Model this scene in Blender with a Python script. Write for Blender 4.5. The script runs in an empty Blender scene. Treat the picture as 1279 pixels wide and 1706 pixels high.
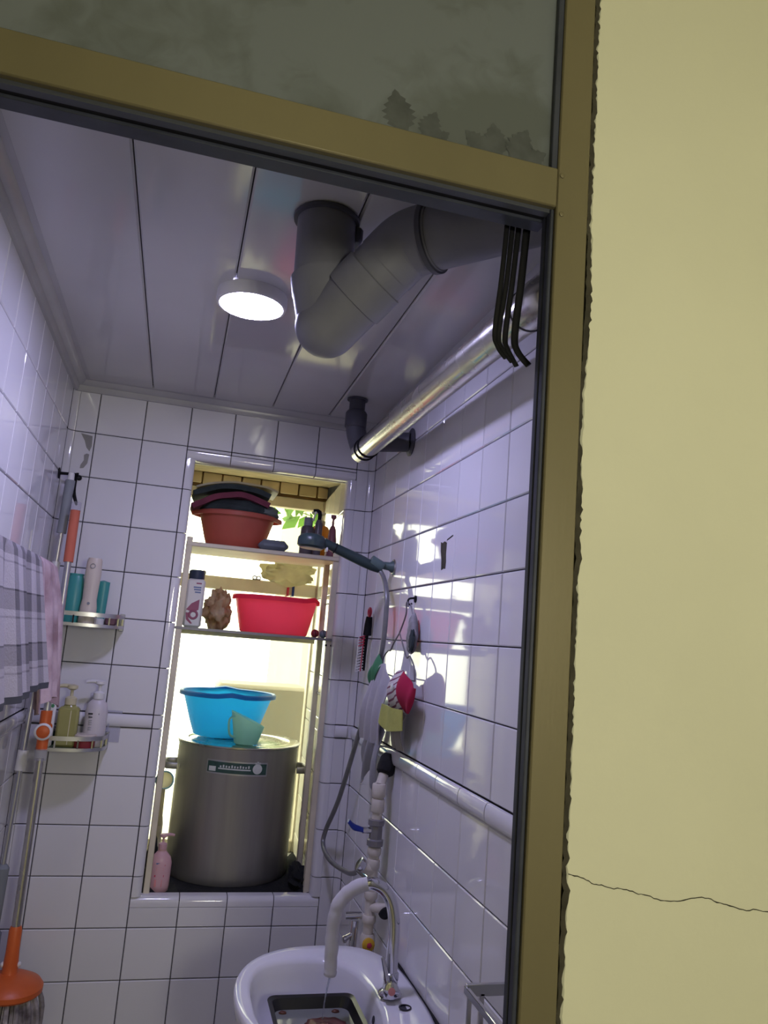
import bpy, math, random
from mathutils import Vector, Matrix, Euler, noise

# ---------------------------------------------------------------- camera, world, exposure
random.seed(7)
scene = bpy.context.scene
COL = scene.collection
PI = math.pi

cam_data = bpy.data.cameras.new('camera')
cam = bpy.data.objects.new('camera', cam_data)
COL.objects.link(cam)
cam_data.sensor_fit = 'VERTICAL'
cam_data.sensor_height = 24.0
cam_data.lens = 1281.0 * 24.0 / 1706.0
cam_data.clip_start = 0.02
CR = Matrix(((0.9618, -0.1205, -0.2457), (-0.2621, -0.1423, -0.9545), (0.0801, 0.9825, -0.1684)))
cam.matrix_world = Matrix.Translation((0.3263, -2.6665, 1.6167)) @ CR.to_quaternion().to_matrix().to_4x4()
scene.camera = cam

world = bpy.data.worlds.new('sky')
scene.world = world
world.use_nodes = True
bg = world.node_tree.nodes['Background']
bg.inputs[0].default_value = (1.0, 0.95, 0.76, 1)
bg.inputs[1].default_value = 7.0

LED_STRENGTH = 145.0
HALL_STRENGTH = 55.0

scene.view_settings.view_transform = 'Standard'
scene.view_settings.look = 'None'
scene.view_settings.gamma = 1.0
scene.view_settings.use_curve_mapping = False
scene.view_settings.exposure = 0.0

# ---------------------------------------------------------------- materials
MATS = {}
def rgb(h):
    h = h.lstrip('#'); o = []
    for i in (0, 2, 4):
        c = int(h[i:i+2], 16) / 255
        o.append(c / 12.92 if c <= .04045 else ((c + .055) / 1.055) ** 2.4)
    return (*o, 1)
def mat(name, col, rough=.5, metal=0, var=.12, vscale=9, bump=0, bscale=60, spec=.5, coat=0, trans=0,
        rvar=0, stretch=(1, 1, 1), translucent=0, objvar=0, alpha=1, ior=1.45, col2=None):
    if name in MATS: return MATS[name]
    m = bpy.data.materials.new(name); m.use_nodes = True
    nt = m.node_tree; N = nt.nodes; L = nt.links
    p = N['Principled BSDF']; out = N['Material Output']
    c = rgb(col) if isinstance(col, str) else (*col, 1)
    d = rgb(col2) if col2 else tuple(x * (1 - var) for x in c[:3]) + (1,)
    tc = N.new('ShaderNodeTexCoord'); mp = N.new('ShaderNodeMapping')
    mp.inputs['Scale'].default_value = stretch
    L.new(tc.outputs['Object'], mp.inputs[0])
    nz = N.new('ShaderNodeTexNoise'); nz.inputs['Scale'].default_value = vscale; nz.inputs['Detail'].default_value = 4
    L.new(mp.outputs[0], nz.inputs[0])
    mx = N.new('ShaderNodeMix'); mx.data_type = 'RGBA'
    mx.inputs[6].default_value = c; mx.inputs[7].default_value = d
    rp = N.new('ShaderNodeMapRange'); rp.inputs[1].default_value = .35; rp.inputs[2].default_value = .7
    L.new(nz.outputs[0], rp.inputs[0]); L.new(rp.outputs[0], mx.inputs[0])
    last = mx.outputs[2]
    if objvar:
        oi = N.new('ShaderNodeObjectInfo'); mr = N.new('ShaderNodeMapRange')
        mr.inputs[3].default_value = 1 - objvar; mr.inputs[4].default_value = 1 + objvar * .3
        L.new(oi.outputs['Random'], mr.inputs[0])
        hs = N.new('ShaderNodeHueSaturation'); L.new(mr.outputs[0], hs.inputs['Value']); L.new(last, hs.inputs['Color'])
        last = hs.outputs[0]
    L.new(last, p.inputs['Base Color'])
    p.inputs['Roughness'].default_value = rough; p.inputs['Metallic'].default_value = metal
    p.inputs['Specular IOR Level'].default_value = spec; p.inputs['Coat Weight'].default_value = coat
    p.inputs['Transmission Weight'].default_value = trans; p.inputs['IOR'].default_value = ior
    p.inputs['Alpha'].default_value = alpha
    if rvar:
        r2 = N.new('ShaderNodeMapRange'); r2.inputs[1].default_value = .4; r2.inputs[2].default_value = .7
        r2.inputs[3].default_value = rough; r2.inputs[4].default_value = rough + rvar
        L.new(nz.outputs[0], r2.inputs[0]); L.new(r2.outputs[0], p.inputs['Roughness'])
    if bump:
        n2 = N.new('ShaderNodeTexNoise'); n2.inputs['Scale'].default_value = bscale; n2.inputs['Detail'].default_value = 3
        L.new(mp.outputs[0], n2.inputs[0])
        b = N.new('ShaderNodeBump'); b.inputs['Strength'].default_value = bump; b.inputs['Distance'].default_value = .002
        L.new(n2.outputs[0], b.inputs['Height']); L.new(b.outputs[0], p.inputs['Normal'])
    if translucent:
        t = N.new('ShaderNodeBsdfTranslucent'); L.new(last, t.inputs[0])
        ms = N.new('ShaderNodeMixShader'); ms.inputs[0].default_value = translucent
        L.new(p.outputs[0], ms.inputs[1]); L.new(t.outputs[0], ms.inputs[2]); L.new(ms.outputs[0], out.inputs[0])
    MATS[name] = m
    return m
def clear_mat(name, col, rough=.02, clear=.85):
    m = bpy.data.materials.new(name); m.use_nodes = True
    nt = m.node_tree; N = nt.nodes; L = nt.links; out = N['Material Output']
    p = N['Principled BSDF']; p.inputs['Base Color'].default_value = rgb(col); p.inputs['Roughness'].default_value = rough
    t = N.new('ShaderNodeBsdfTransparent'); t.inputs[0].default_value = rgb(col)
    nz = N.new('ShaderNodeTexNoise'); nz.inputs['Scale'].default_value = 14
    mr = N.new('ShaderNodeMapRange'); mr.inputs[3].default_value = clear - .06; mr.inputs[4].default_value = clear + .06
    L.new(nz.outputs[0], mr.inputs[0])
    ms = N.new('ShaderNodeMixShader'); L.new(mr.outputs[0], ms.inputs[0])
    L.new(p.outputs[0], ms.inputs[1]); L.new(t.outputs[0], ms.inputs[2]); L.new(ms.outputs[0], out.inputs[0])
    MATS[name] = m
    return m

M_TILE = mat('glazed_tile', (.74, .73, .77), .045, 0, .05, 5, bump=.12, bscale=7, spec=.62, objvar=.07, rvar=.03, stretch=(1, 1, .35))
M_REVEAL = mat('reveal_tile', (.74, .71, .62), .1, 0, .1, 6, spec=.5, objvar=.08)
M_MOSAIC = mat('mosaic_tile', (.70, .58, .36), .35, 0, .2, 8, objvar=.15)
M_GROUT = mat('dark_grout', (.045, .043, .05), .9, 0, .3, 30)
M_CEIL = mat('ceiling_panel', (.55, .545, .55), .1, 0, .05, 3, bump=.05, bscale=3, objvar=.04)
M_CTRIM = mat('ceiling_trim', (.46, .455, .47), .25, 0, .1, 8)
M_PLASTER = mat('yellow_plaster', (.64, .625, .465), .7, 0, .07, 2.2, bump=.25, bscale=45)
M_MORTAR = mat('rough_mortar', (.055, .048, .032), .95, 0, .5, 40, bump=1, bscale=80)
M_CONC = mat('grey_concrete', (.34, .33, .32), .9, 0, .3, 6)
M_FLOOR = mat('floor_tile', (.38, .35, .31), .3, 0, .2, 5)
M_GOLD = mat('bronze_aluminium', (.185, .158, .090), .40, .4, .22, 3, bump=.05, bscale=200, stretch=(1, 1, .2))
M_GASKET = mat('dark_gasket', (.045, .050, .075), .5, .2, .3, 20)
M_BLACK = mat('black_plastic', (.008, .008, .010), .6, 0, .2, 20, spec=.2)
M_PVC = mat('grey_pvc', (.20, .20, .235), .45, 0, .2, 8)
M_PVCD = mat('dark_pvc', (.075, .075, .095), .5, 0, .2, 8)
M_STEEL = mat('polished_steel', (.62, .60, .56), .2, 1, .2, 12, rvar=.12)
M_POT = mat('brushed_pot_metal', (.40, .385, .36), .40, .7, .14, 4, rvar=.12, stretch=(6, 6, .4))
M_CHROME = mat('chrome', (.66, .66, .70), .12, 1, .1, 10)
M_ALU = mat('satin_aluminium', (.55, .55, .57), .32, .9, .1, 10)
M_CERAM = mat('white_ceramic', (.78, .77, .83), .08, 0, .04, 4, spec=.6)
M_WHITE = mat('white_plastic', (.72, .71, .72), .4, 0, .06, 8)
M_CREAM = mat('cream_paint', (.72, .65, .50), .45, 0, .2, 9)
M_PPR = mat('cream_pipe', (.66, .61, .54), .4, 0, .15, 15)
M_RED_T = mat('salmon_basin', (.70, .20, .15), .35, 0, .1, 6, translucent=.5)
M_PINK_T = mat('hot_pink_basin', (.95, .09, .21), .35, 0, .06, 6, translucent=.62)
M_BLUE_T = mat('sky_blue_basin', (.02, .38, .86), .35, 0, .06, 6, translucent=.65)
M_BLUE = mat('blue_rim', (.015, .22, .62), .35, 0, .06, 6, translucent=.25)
M_MINT_T = mat('mint_cup', (.45, .78, .66), .35, 0, .06, 6, translucent=.6)
M_ORANGE = mat('orange_plastic', (.62, .12, .025), .4, 0, .12, 8)
M_CORAL = mat('coral_foam', (.58, .15, .09), .7, 0, .15, 12)
M_GREYP = mat('grey_foam', (.24, .26, .29), .65, 0, .15, 12)
M_PINKB = mat('pale_pink_bottle', (.66, .40, .44), .3, 0, .08, 8)
M_MARK_D = mat('dark_print', (.03, .03, .045), .5, 0, .1, 20)
M_MARK_R = mat('red_print', (.55, .04, .09), .5, 0, .1, 20)
M_MARK_P = mat('purple_print', (.33, .09, .16), .5, 0, .1, 20)
M_MARK_B = mat('blue_print', (.16, .22, .40), .5, 0, .1, 20)
M_MARK_G = mat('green_print', (.035, .085, .07), .45, 0, .3, 60)
M_MARK_W = mat('white_print', (.62, .64, .62), .45, 0, .1, 60)
M_MARK_SAL = mat('salmon_print', (.72, .28, .28), .5, 0, .1, 20)
M_TEAL = mat('teal_bottle', (.05, .30, .29), .35, 0, .15, 8)
M_BEIGE = mat('beige_bottle', (.60, .53, .46), .4, 0, .06, 8)
M_OLIVE = mat('olive_gel_bottle', (.34, .33, .12), .18, 0, .2, 6)
M_OLCAP = mat('cream_pump', (.60, .55, .36), .35, 0, .1, 6)
M_DKRED = mat('dark_red_plastic', (.28, .03, .04), .4, 0, .2, 8)
M_DARKFAB = mat('charcoal_fabric', (.035, .048, .052), .95, 0, .4, 25, bump=.8, bscale=90)
M_MAROON = mat('maroon_fabric', (.17, .035, .065), .9, 0, .3, 20, bump=.5, bscale=70)
M_TEALFAB = mat('grey_teal_fabric', (.16, .19, .19), .9, 0, .5, 18, bump=.5, bscale=70)
M_BAGF = mat('cream_film', (.62, .57, .40), .35, 0, .2, 14, translucent=.55)
M_BROWNBAG = mat('brown_crumpled_bag', (.66, .54, .38), .5, 0, .0, 22, translucent=.45, col2='a5805c')
M_MAT = mat('black_rag', (.013, .014, .016), .97, 0, .5, 30, bump=1, bscale=120)
M_SOAP = mat('slate_soap', (.17, .20, .24), .6, 0, .2, 12)
M_SHOWER = mat('dark_green_shower', (.028, .05, .052), .35, 0, .25, 14)
M_SHOWER2 = mat('grey_green_bracket', (.10, .15, .15), .35, 0, .25, 14)
M_HOSE = mat('grey_hose', (.25, .25, .26), .35, .4, .15, 40)
M_PINKTOWEL = mat('pale_pink_towel', (.56, .43, .46), .95, 0, .25, 12, bump=.9, bscale=150, col2='8f7478')
M_WHITECLOTH = mat('white_cloth', (.66, .64, .70), .95, 0, .12, 10, bump=.4, bscale=90, translucent=.3)
M_GREENCLOTH = mat('green_cloth', (.07, .25, .12), .95, 0, .2, 20, bump=.4, bscale=90)
M_YELLOWCLOTH = mat('yellow_green_cloth', (.52, .53, .14), .95, 0, .15, 20, bump=.4, bscale=90, translucent=.2)
M_REDCLOTH = mat('crimson_cloth', (.36, .015, .06), .95, 0, .3, 20, bump=.4, bscale=90)
M_WIRE = mat('grey_wire', (.20, .19, .20), .5, .3, .2, 30)
M_VALVE = mat('grey_valve', (.26, .25, .26), .45, .3, .2, 20)
M_BLUEH = mat('blue_lever', (.012, .03, .22), .4, 0, .1, 20)
M_YELK = mat('yellow_knob', (.70, .42, .03), .4, 0, .1, 20)
M_TAPE = mat('black_wrap', (.012, .012, .014), .9, 0, .4, 40, bump=.8, bscale=120)
M_SLEEVE = mat('white_hose_sleeve', (.74, .72, .76), .8, 0, .12, 14, bump=.5, bscale=50, translucent=.15)
M_MOP = mat('mop_yarn', (.42, .38, .38), .98, 0, .3, 20, bump=1, bscale=180, col2='4a4246')
M_AMBER = mat('amber_bottle', (.70, .38, .10), .2, 0, .1, 8, translucent=.5)
M_SMOKE = mat('smoky_bottle', (.17, .15, .17), .25, 0, .15, 8, translucent=.3)
M_MAUVE = mat('mauve_bottle', (.36, .14, .18), .35, 0, .15, 8, translucent=.35)
M_CLEAR = clear_mat('clear_glass', '#f4f8f2', .02, .92)
M_SHELFG = clear_mat('green_shelf_glass', '#b9c9b4', .05, .55)
M_CLEARP = clear_mat('clear_plastic', '#f0f0f6', .12, .84)
M_WATER = clear_mat('water', '#e8ecf4', .02, .75)
M_LEAF = mat('green_leaf', (.10, .24, .02), .6, 0, .4, 5, translucent=.4)
M_BARK = mat('bark', (.14, .09, .05), .9, 0, .4, 12)
M_HOUSE = mat('pale_render', (.44, .40, .28), .9, 0, .1, 1.5)
M_HOUSEG = mat('blue_grey_window', (.10, .13, .15), .3, 0, .2, 2)
M_AC = mat('beige_metal', (.28, .24, .17), .6, 0, .1, 4)
M_GROUND = mat('pale_paving', (.42, .40, .33), .9, 0, .2, 2)

def emit_mat(name, col, s):
    m = bpy.data.materials.new(name); m.use_nodes = True
    p = m.node_tree.nodes['Principled BSDF']
    nz = m.node_tree.nodes.new('ShaderNodeTexNoise'); nz.inputs['Scale'].default_value = 2
    mr = m.node_tree.nodes.new('ShaderNodeMapRange'); mr.inputs[3].default_value = s * .97; mr.inputs[4].default_value = s
    m.node_tree.links.new(nz.outputs[0], mr.inputs[0]); m.node_tree.links.new(mr.outputs[0], p.inputs['Emission Strength'])
    p.inputs['Base Color'].default_value = (.9, .9, .9, 1)
    p.inputs['Emission Color'].default_value = (*col, 1)
    return m

# ---------------------------------------------------------------- mesh helpers
WL = {}
class B:
    def __init__(s): s.v = []; s.f = []
    def add(s, V, F):
        n = len(s.v); s.v += [Vector(a) for a in V]; s.f += [tuple(i + n for i in q) for q in F]; return s
    def box(s, x0, x1, y0, y1, z0, z1, bev=0):
        if x0 > x1: x0, x1 = x1, x0
        if y0 > y1: y0, y1 = y1, y0
        if z0 > z1: z0, z1 = z1, z0
        if not bev:
            return s.add([(x, y, z) for z in (z0, z1) for y in (y0, y1) for x in (x0, x1)],
                         [(0, 2, 3, 1), (4, 5, 7, 6), (0, 1, 5, 4), (2, 6, 7, 3), (0, 4, 6, 2), (1, 3, 7, 5)])
        b = min(bev, (x1-x0)*.45, (y1-y0)*.45, (z1-z0)*.45)
        V = []; idx = {}
        def vid(p):
            k = tuple(round(a, 6) for a in p)
            if k not in idx: idx[k] = len(V); V.append(p)
            return idx[k]
        lo = (x0, y0, z0); hi = (x1, y1, z1); F = []
        def pt(sg, ax):
            q = []
            for a in range(3):
                e = lo[a] if sg[a] < 0 else hi[a]
                q.append(e if a == ax else e - sg[a] * b)
            return vid(tuple(q))
        S = (-1, 1)
        for ax in range(3):
            o = [a for a in range(3) if a != ax]
            for sg0 in S:
                ring = []
                for s1, s2 in ((-1, -1), (1, -1), (1, 1), (-1, 1)):
                    g = [0, 0, 0]; g[ax] = sg0; g[o[0]] = s1; g[o[1]] = s2; ring.append(pt(g, ax))
                F.append(tuple(ring))
        for ax in range(3):
            o = [a for a in range(3) if a != ax]
            for s1 in S:
                for s2 in S:
                    q = []
                    for e, a in ((-1, o[0]), (1, o[0]), (1, o[1]), (-1, o[1])):
                        g = [0, 0, 0]; g[ax] = e; g[o[0]] = s1; g[o[1]] = s2; q.append(pt(g, a))
                    F.append(tuple(q))
        for a in S:
            for c in S:
                for e in S:
                    g = (a, c, e); F.append((pt(g, 0), pt(g, 1), pt(g, 2)))
        return s.add(V, F)
    def loft(s, rings, cap0=True, cap1=True, closed=True):
        n = len(rings[0]); V = [p for r in rings for p in r]; F = []
        for i in range(len(rings) - 1):
            for j in range(n if closed else n - 1):
                k = (j + 1) % n
                F.append((i*n+j, i*n+k, (i+1)*n+k, (i+1)*n+j))
        if cap0 and closed: F.append(tuple(range(n))[::-1])
        if cap1 and closed: F.append(tuple((len(rings)-1)*n + j for j in range(n)))
        return s.add(V, F)
    def lathe(s, prof, o=(0, 0, 0), ax=(0, 0, 1), n=24, sx=1, sy=1, cap0=True, cap1=True):
        o = Vector(o); q = Vector((0, 0, 1)).rotation_difference(Vector(ax).normalized())
        R = [[o + q @ Vector((r*math.cos(2*PI*j/n)*sx, r*math.sin(2*PI*j/n)*sy, z)) for j in range(n)] for r, z in prof]
        return s.loft(R, cap0, cap1)
    def cyl(s, a, b, r, n=20, r2=None):
        a = Vector(a); b = Vector(b); d = b - a
        return s.lathe([(r, 0), (r if r2 is None else r2, d.length)], a, d, n)
    def tube(s, pts, r, n=10, caps=True, sm=0, flat=None):
        P = [Vector(p) for p in pts]
        if sm: P, r = smooth(P, sm, r)
        R = []; u = None
        for i, p in enumerate(P):
            t = (P[min(i+1, len(P)-1)] - P[max(i-1, 0)]).normalized()
            if u is None:
                u = t.orthogonal().normalized()
                if flat: u = (Vector(flat) - t * t.dot(Vector(flat))).normalized()
            else: u = (u - t * t.dot(u)).normalized()
            w = t.cross(u); rr = r[i] if isinstance(r, (list, tuple)) else r
            e = 1 if not flat else .45
            R.append([p + (u*math.cos(2*PI*j/n)*rr + w*math.sin(2*PI*j/n)*rr*e) for j in range(n)])
        return s.loft(R, caps, caps)
    def ring(s, o, ax, R, r, n=28, m=8):
        o = Vector(o); q = Vector((0, 0, 1)).rotation_difference(Vector(ax).normalized())
        V = [o + q @ Vector(((R + r*math.cos(2*PI*j/m))*math.cos(2*PI*i/n), (R + r*math.cos(2*PI*j/m))*math.sin(2*PI*i/n), r*math.sin(2*PI*j/m))) for i in range(n) for j in range(m)]
        return s.add(V, [(i*m+j, ((i+1) % n)*m+j, ((i+1) % n)*m+(j+1) % m, i*m+(j+1) % m) for i in range(n) for j in range(m)])
    def ball(s, o, r, n=16, m=10, sc=(1, 1, 1)):
        o = Vector(o); V = [o + Vector((0, 0, -r*sc[2]))]
        for i in range(1, m):
            a = -PI/2 + PI*i/m
            V += [o + Vector((r*math.cos(a)*math.cos(2*PI*j/n)*sc[0], r*math.cos(a)*math.sin(2*PI*j/n)*sc[1], r*math.sin(a)*sc[2])) for j in range(n)]
        V.append(o + Vector((0, 0, r*sc[2]))); F = []
        for j in range(n): F.append((0, 1+(j+1) % n, 1+j)); F.append((len(V)-1, 1+(m-2)*n+j, 1+(m-2)*n+(j+1) % n))
        for i in range(m-2):
            for j in range(n): F.append((1+i*n+j, 1+i*n+(j+1) % n, 1+(i+1)*n+(j+1) % n, 1+(i+1)*n+j))
        return s.add(V, F)
    def sheet(s, fn, nu, nv, th=.002):
        P = [[Vector(fn(i/nu, j/nv)) for j in range(nv+1)] for i in range(nu+1)]
        Nn = [[None]*(nv+1) for _ in range(nu+1)]
        for i in range(nu+1):
            for j in range(nv+1):
                du = P[min(i+1, nu)][j] - P[max(i-1, 0)][j]; dv = P[i][min(j+1, nv)] - P[i][max(j-1, 0)]
                nn = du.cross(dv); Nn[i][j] = nn.normalized() if nn.length > 1e-12 else Vector((0, 0, 1))
        V = [P[i][j] + Nn[i][j]*th/2 for i in range(nu+1) for j in range(nv+1)]
        V += [P[i][j] - Nn[i][j]*th/2 for i in range(nu+1) for j in range(nv+1)]
        k = (nu+1)*(nv+1); w = nv+1; F = []
        for i in range(nu):
            for j in range(nv):
                a = i*w+j; q = (a, a+w, a+w+1, a+1); F.append(q); F.append(tuple(x+k for x in q[::-1]))
        for i in range(nu):
            F.append((i*w, i*w+k, (i+1)*w+k, (i+1)*w)); F.append((i*w+nv, (i+1)*w+nv, (i+1)*w+nv+k, i*w+nv+k))
        for j in range(nv):
            F.append((j, j+1, j+1+k, j+k)); b = nu*w+j; F.append((b, b+k, b+1+k, b+1))
        return s.add(V, F)
    def poly(s, pts, d):
        n = len(pts); d = Vector(d); P = [Vector(p) for p in pts]
        return s.add(P + [p + d for p in P], [tuple(range(n)), tuple(range(2*n-1, n-1, -1))] + [(i, i+n, (i+1) % n + n, (i+1) % n) for i in range(n)])
    def build(s, name, m, parent=None, sharp=38, kind=None):
        o0 = WL[parent.name] if parent else Vector((0, 0, 0))
        me = bpy.data.meshes.new(name)
        me.from_pydata([v - o0 for v in s.v], [], s.f); me.update()
        import bmesh
        bm = bmesh.new(); bm.from_mesh(me); bmesh.ops.recalc_face_normals(bm, faces=bm.faces); bm.to_mesh(me); bm.free()
        for p in me.polygons: p.use_smooth = True
        me.set_sharp_from_angle(angle=math.radians(sharp))
        me.materials.append(m)
        o = bpy.data.objects.new(name, me); COL.objects.link(o)
        if parent: o.parent = parent
        WL[o.name] = o0.copy()
        if kind: o['kind'] = kind
        return o
def smooth(P, k, r=None):
    out = []; rr = []; n = len(P)
    for i in range(n-1):
        p0, p1, p2, p3 = P[max(i-1, 0)], P[i], P[i+1], P[min(i+2, n-1)]
        for j in range(k):
            t = j/k
            out.append(.5*((2*p1) + (p2-p0)*t + (2*p0-5*p1+4*p2-p3)*t*t + (3*p1-p0-3*p2+p3)*t**3))
            if isinstance(r, (list, tuple)): rr.append(r[i]*(1-t)+r[i+1]*t)
    out.append(P[-1])
    if isinstance(r, (list, tuple)): rr.append(r[-1]); return out, rr
    return out, r
def thing(name, loc, label, cat, group=None):
    o = bpy.data.objects.new(name, None); COL.objects.link(o); o.location = loc; o.empty_display_size = .05
    o['label'] = label; o['category'] = cat
    if group: o['group'] = group
    WL[o.name] = Vector(loc)
    return o
def tag(o, label, cat, group=None):
    o['label'] = label; o['category'] = cat
    if group: o['group'] = group
    return o
def struct(b, name, m, **k):
    return b.build(name, m, None, kind='structure', **k)

# ================================================================= STRUCTURE
XL, XR, ZC = -.085, .963, 2.40
T = .15
ROWS = [2.38 - T*r for r in range(8)]            # 2.38 ... 1.33
DADO = 1.287
ROWS2 = [DADO - T*r for r in range(9)]           # 1.287 ... 0.087
YF = -1.8                                        # hall face of the door frame

# walls behind the tiles (dark joints show between the tiles)
wb = struct(B().box(-.40, .279, .007, .63, 0, 2.85).box(.935, 1.3, .007, .63, 0, 2.85)
            .box(.279, .935, .007, .63, 0, .735).box(.279, .935, .007, .63, 2.275, 2.85), 'wall_back', M_GROUT)
wr = struct(B().box(XR+.007, 1.12, -1.74, .005, 0, 2.85), 'wall_right', M_GROUT)
wl = struct(B().box(-.25, XL-.007, -1.74, .005, 0, 2.85), 'wall_left', M_GROUT)

TM = {}
def tile_mesh(w, h, m, th=.0075, b=.0022):
    k = (round(w, 4), round(h, 4), m.name)
    if k in TM: return TM[k]
    V = []; F = []
    for q, y in ((b, 0), (0, b), (0, th)):
        V += [(-w/2+q, y, -h/2+q), (w/2-q, y, -h/2+q), (w/2-q, y, h/2-q), (-w/2+q, y, h/2-q)]
    F = [(0, 1, 2, 3)]
    for r in (0, 4):
        for i in range(4): F.append((r+i, r+4+i, r+4+(i+1) % 4, r+(i+1) % 4))
    me = bpy.data.meshes.new('tile'); me.from_pydata(V, [], F); me.update(); me.materials.append(m)
    TM[k] = me
    return me
GAP = .0028
def tile(parent, c, w, h, rot, m=M_TILE, jit=.0022, name='tile'):
    o = bpy.data.objects.new(name, tile_mesh(w-GAP, h-GAP, m)); COL.objects.link(o); o.parent = parent
    o.location = Vector(c) - WL[parent.name]
    o.rotation_euler = (random.uniform(-jit, jit), 0, rot + random.uniform(-jit, jit))
    return o
def rows():
    r = [(ROWS[i+1], ROWS[i], 't') for i in range(7)] + [(DADO, 1.33, 'd')]
    r += [(ROWS2[i+1], ROWS2[i], 't') for i in range(8)] + [(.0, ROWS2[8], 't')]
    return r
# back wall
for z0, z1, k in rows():
    for x0, x1 in [(-.067, 0)] + [(i*T, (i+1)*T) for i in range(6)] + [(.9, .945)]:
        a, c = z0, z1
        if .3 <= x0+1e-6 and x1 <= .9+1e-6:
            if a >= .747 - 1e-6 and c <= 2.232: continue
            if a < .747 < c: c = .747
        if k == 'd': continue
        if c - a < .02 or a < .05: continue
        tile(wb, ((x0+x1)/2, 0, (a+c)/2), x1-x0, c-a, 0)
# right and left walls: columns
YR = [-.025 - .1476*j for j in range(12)]
for z0, z1, k in rows():
    if k == 'd': continue
    for j in range(11):
        y1, y0 = YR[j], max(YR[j+1], -1.738)
        if z0 > .05: tile(wr, (XR, (y0+y1)/2, (z0+z1)/2), y1-y0, z1-z0, -PI/2)
        if z0 > .05: tile(wl, (XL, (y0+y1)/2, (z0+z1)/2), y1-y0, z1-z0, PI/2)
# coved corner strips, cut at the joints
def cove(parent, cx, sg):
    for z0, z1, k in rows():
        if z0 < .05: continue
        b = B(); n = 5; R = .020
        pr = []
        for i in range(n+1):
            t = i/n*PI/2
            pr.append((cx - sg*R*(1-math.sin(t)), -R*(1-math.cos(t))))
        # concave arc from the back wall to the side wall
        pr = [(cx - sg*R + sg*R*math.sin(i/n*PI/2), -R + R*math.cos(i/n*PI/2)) for i in range(n+1)]
        rg = [[(x, y, z0+.0014), (x, y, z1-.0014)] for x, y in pr]
        V = [p for r in rg for p in r]
        F = [(2*i, 2*i+1, 2*i+3, 2*i+2) for i in range(n)]
        k0 = len(V); V += [(cx+sg*.006, .006, z0+.0014), (cx+sg*.006, .006, z1-.0014)]
        F += [(0, 2*n, k0) if False else tuple([k0]+[2*i for i in range(n+1)]), tuple([k0+1]+[2*i+1 for i in range(n, -1, -1)])]
        b.add(V, F).build('corner_tile', M_TILE, parent)
cove(wr, XR, 1); cove(wl, XL, -1)
# dado: half-round trim tiles
def dado(parent, a, c, axis, n=8):
    h = 1.33-DADO-GAP; zc = (1.33+DADO)/2; b = B()
    pr = [(-.011*math.cos(-PI/2+PI*i/n)**.7 if 0 < i < n else 0, zc + h/2*math.sin(-PI/2+PI*i/n)) for i in range(n+1)]
    rings = []
    for u in (a+GAP/2, c-GAP/2):
        if axis == 'back': rings.append([(u, d, z) for d, z in pr] + [(u, .006, zc)])
        elif axis == 'right': rings.append([(XR+d, u, z) for d, z in pr] + [(XR+.006, u, zc)])
        else: rings.append([(XL-d, u, z) for d, z in pr] + [(XL-.006, u, zc)])
    b.loft(rings).build('trim_tile', M_TILE, parent)
for x0, x1 in [(-.067, 0), (0, .15), (.15, .3), (.9, .945)]: dado(wb, x0, x1, 'back')
for j in range(11):
    dado(wr, max(YR[j+1], -1.738), YR[j], 'right'); dado(wl, max(YR[j+1], -1.738), YR[j], 'left')

# window surround: bullnose edge tiles, then the tiled reveal
def bull(p0, p1, d_in, m=M_TILE):
    # p0,p1 ends on the wall plane (y=0); d_in unit vector toward the opening
    p0 = Vector(p0); p1 = Vector(p1); d = Vector(d_in); b = B(); rg = []
    for p in (p0, p1):
        r = [p + Vector((0, .006, 0)), p.copy()]
        for i in range(6):
            t = i/5*PI/2; r.append(p + d*(.012 + .018*math.sin(t)) + Vector((0, .018*(1-math.cos(t)), 0)))
        r.append(p + d*.03 + Vector((0, .045, 0))); r.append(p + d*.015 + Vector((0, .045, 0))); rg.append(r)
    b.loft(rg).build('edge_tile', m, wb)
g = .0014
for i in range(2, 6): bull((i*T+g, 0, 2.216), ((i+1)*T-g, 0, 2.216), (0, 0, -1))
for i in range(2, 6): tile(wb, (i*T+.075, 0, 2.2235), T, .0125, 0)
zz = [(a, c) for a, c, k in rows() if c > .75 and a < 2.22]
for a, c in zz:
    a2 = max(a, .775); c2 = min(c, 2.19)
    if c2 - a2 < .01: continue
    bull((.302, 0, a2+g), (.302, 0, c2-g), (1, 0, 0)); bull((.901, 0, c2-g), (.901, 0, a2+g), (-1, 0, 0))
for i in range(2, 6): bull((i*T+g, 0, .747), ((i+1)*T-g, 0, .747), (0, 0, 1))
RD = [(.047, .16), (.16, .31), (.31, .46), (.46, .60)]
for a, c in zz:
    a2 = max(a, .762); c2 = min(c, 2.21)
    if c2 - a2 < .01: continue
    for y0, y1 in RD:
        ym = (y0+y1)/2; s = .03*(ym-.045)/.55
        o = tile(wb, (.872+s, ym, (a2+c2)/2), y1-y0, c2-a2, -PI/2 - .054, M_REVEAL)
        o = tile(wb, (.331-1.33*s, ym, (a2+c2)/2), y1-y0, c2-a2, PI/2 + .072, M_REVEAL)
B().box(.905, .94, .045, .60, .755, 2.26).build('reveal_backing', M_GROUT, wb)
B().poly([(.279, .008, .735), (.322, .008, .735), (.322, .045, .735), (.282, .60, .735), (.279, .60, .735)], (0, 0, 1.54)).build('reveal_backing', M_GROUT, wb)
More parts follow.
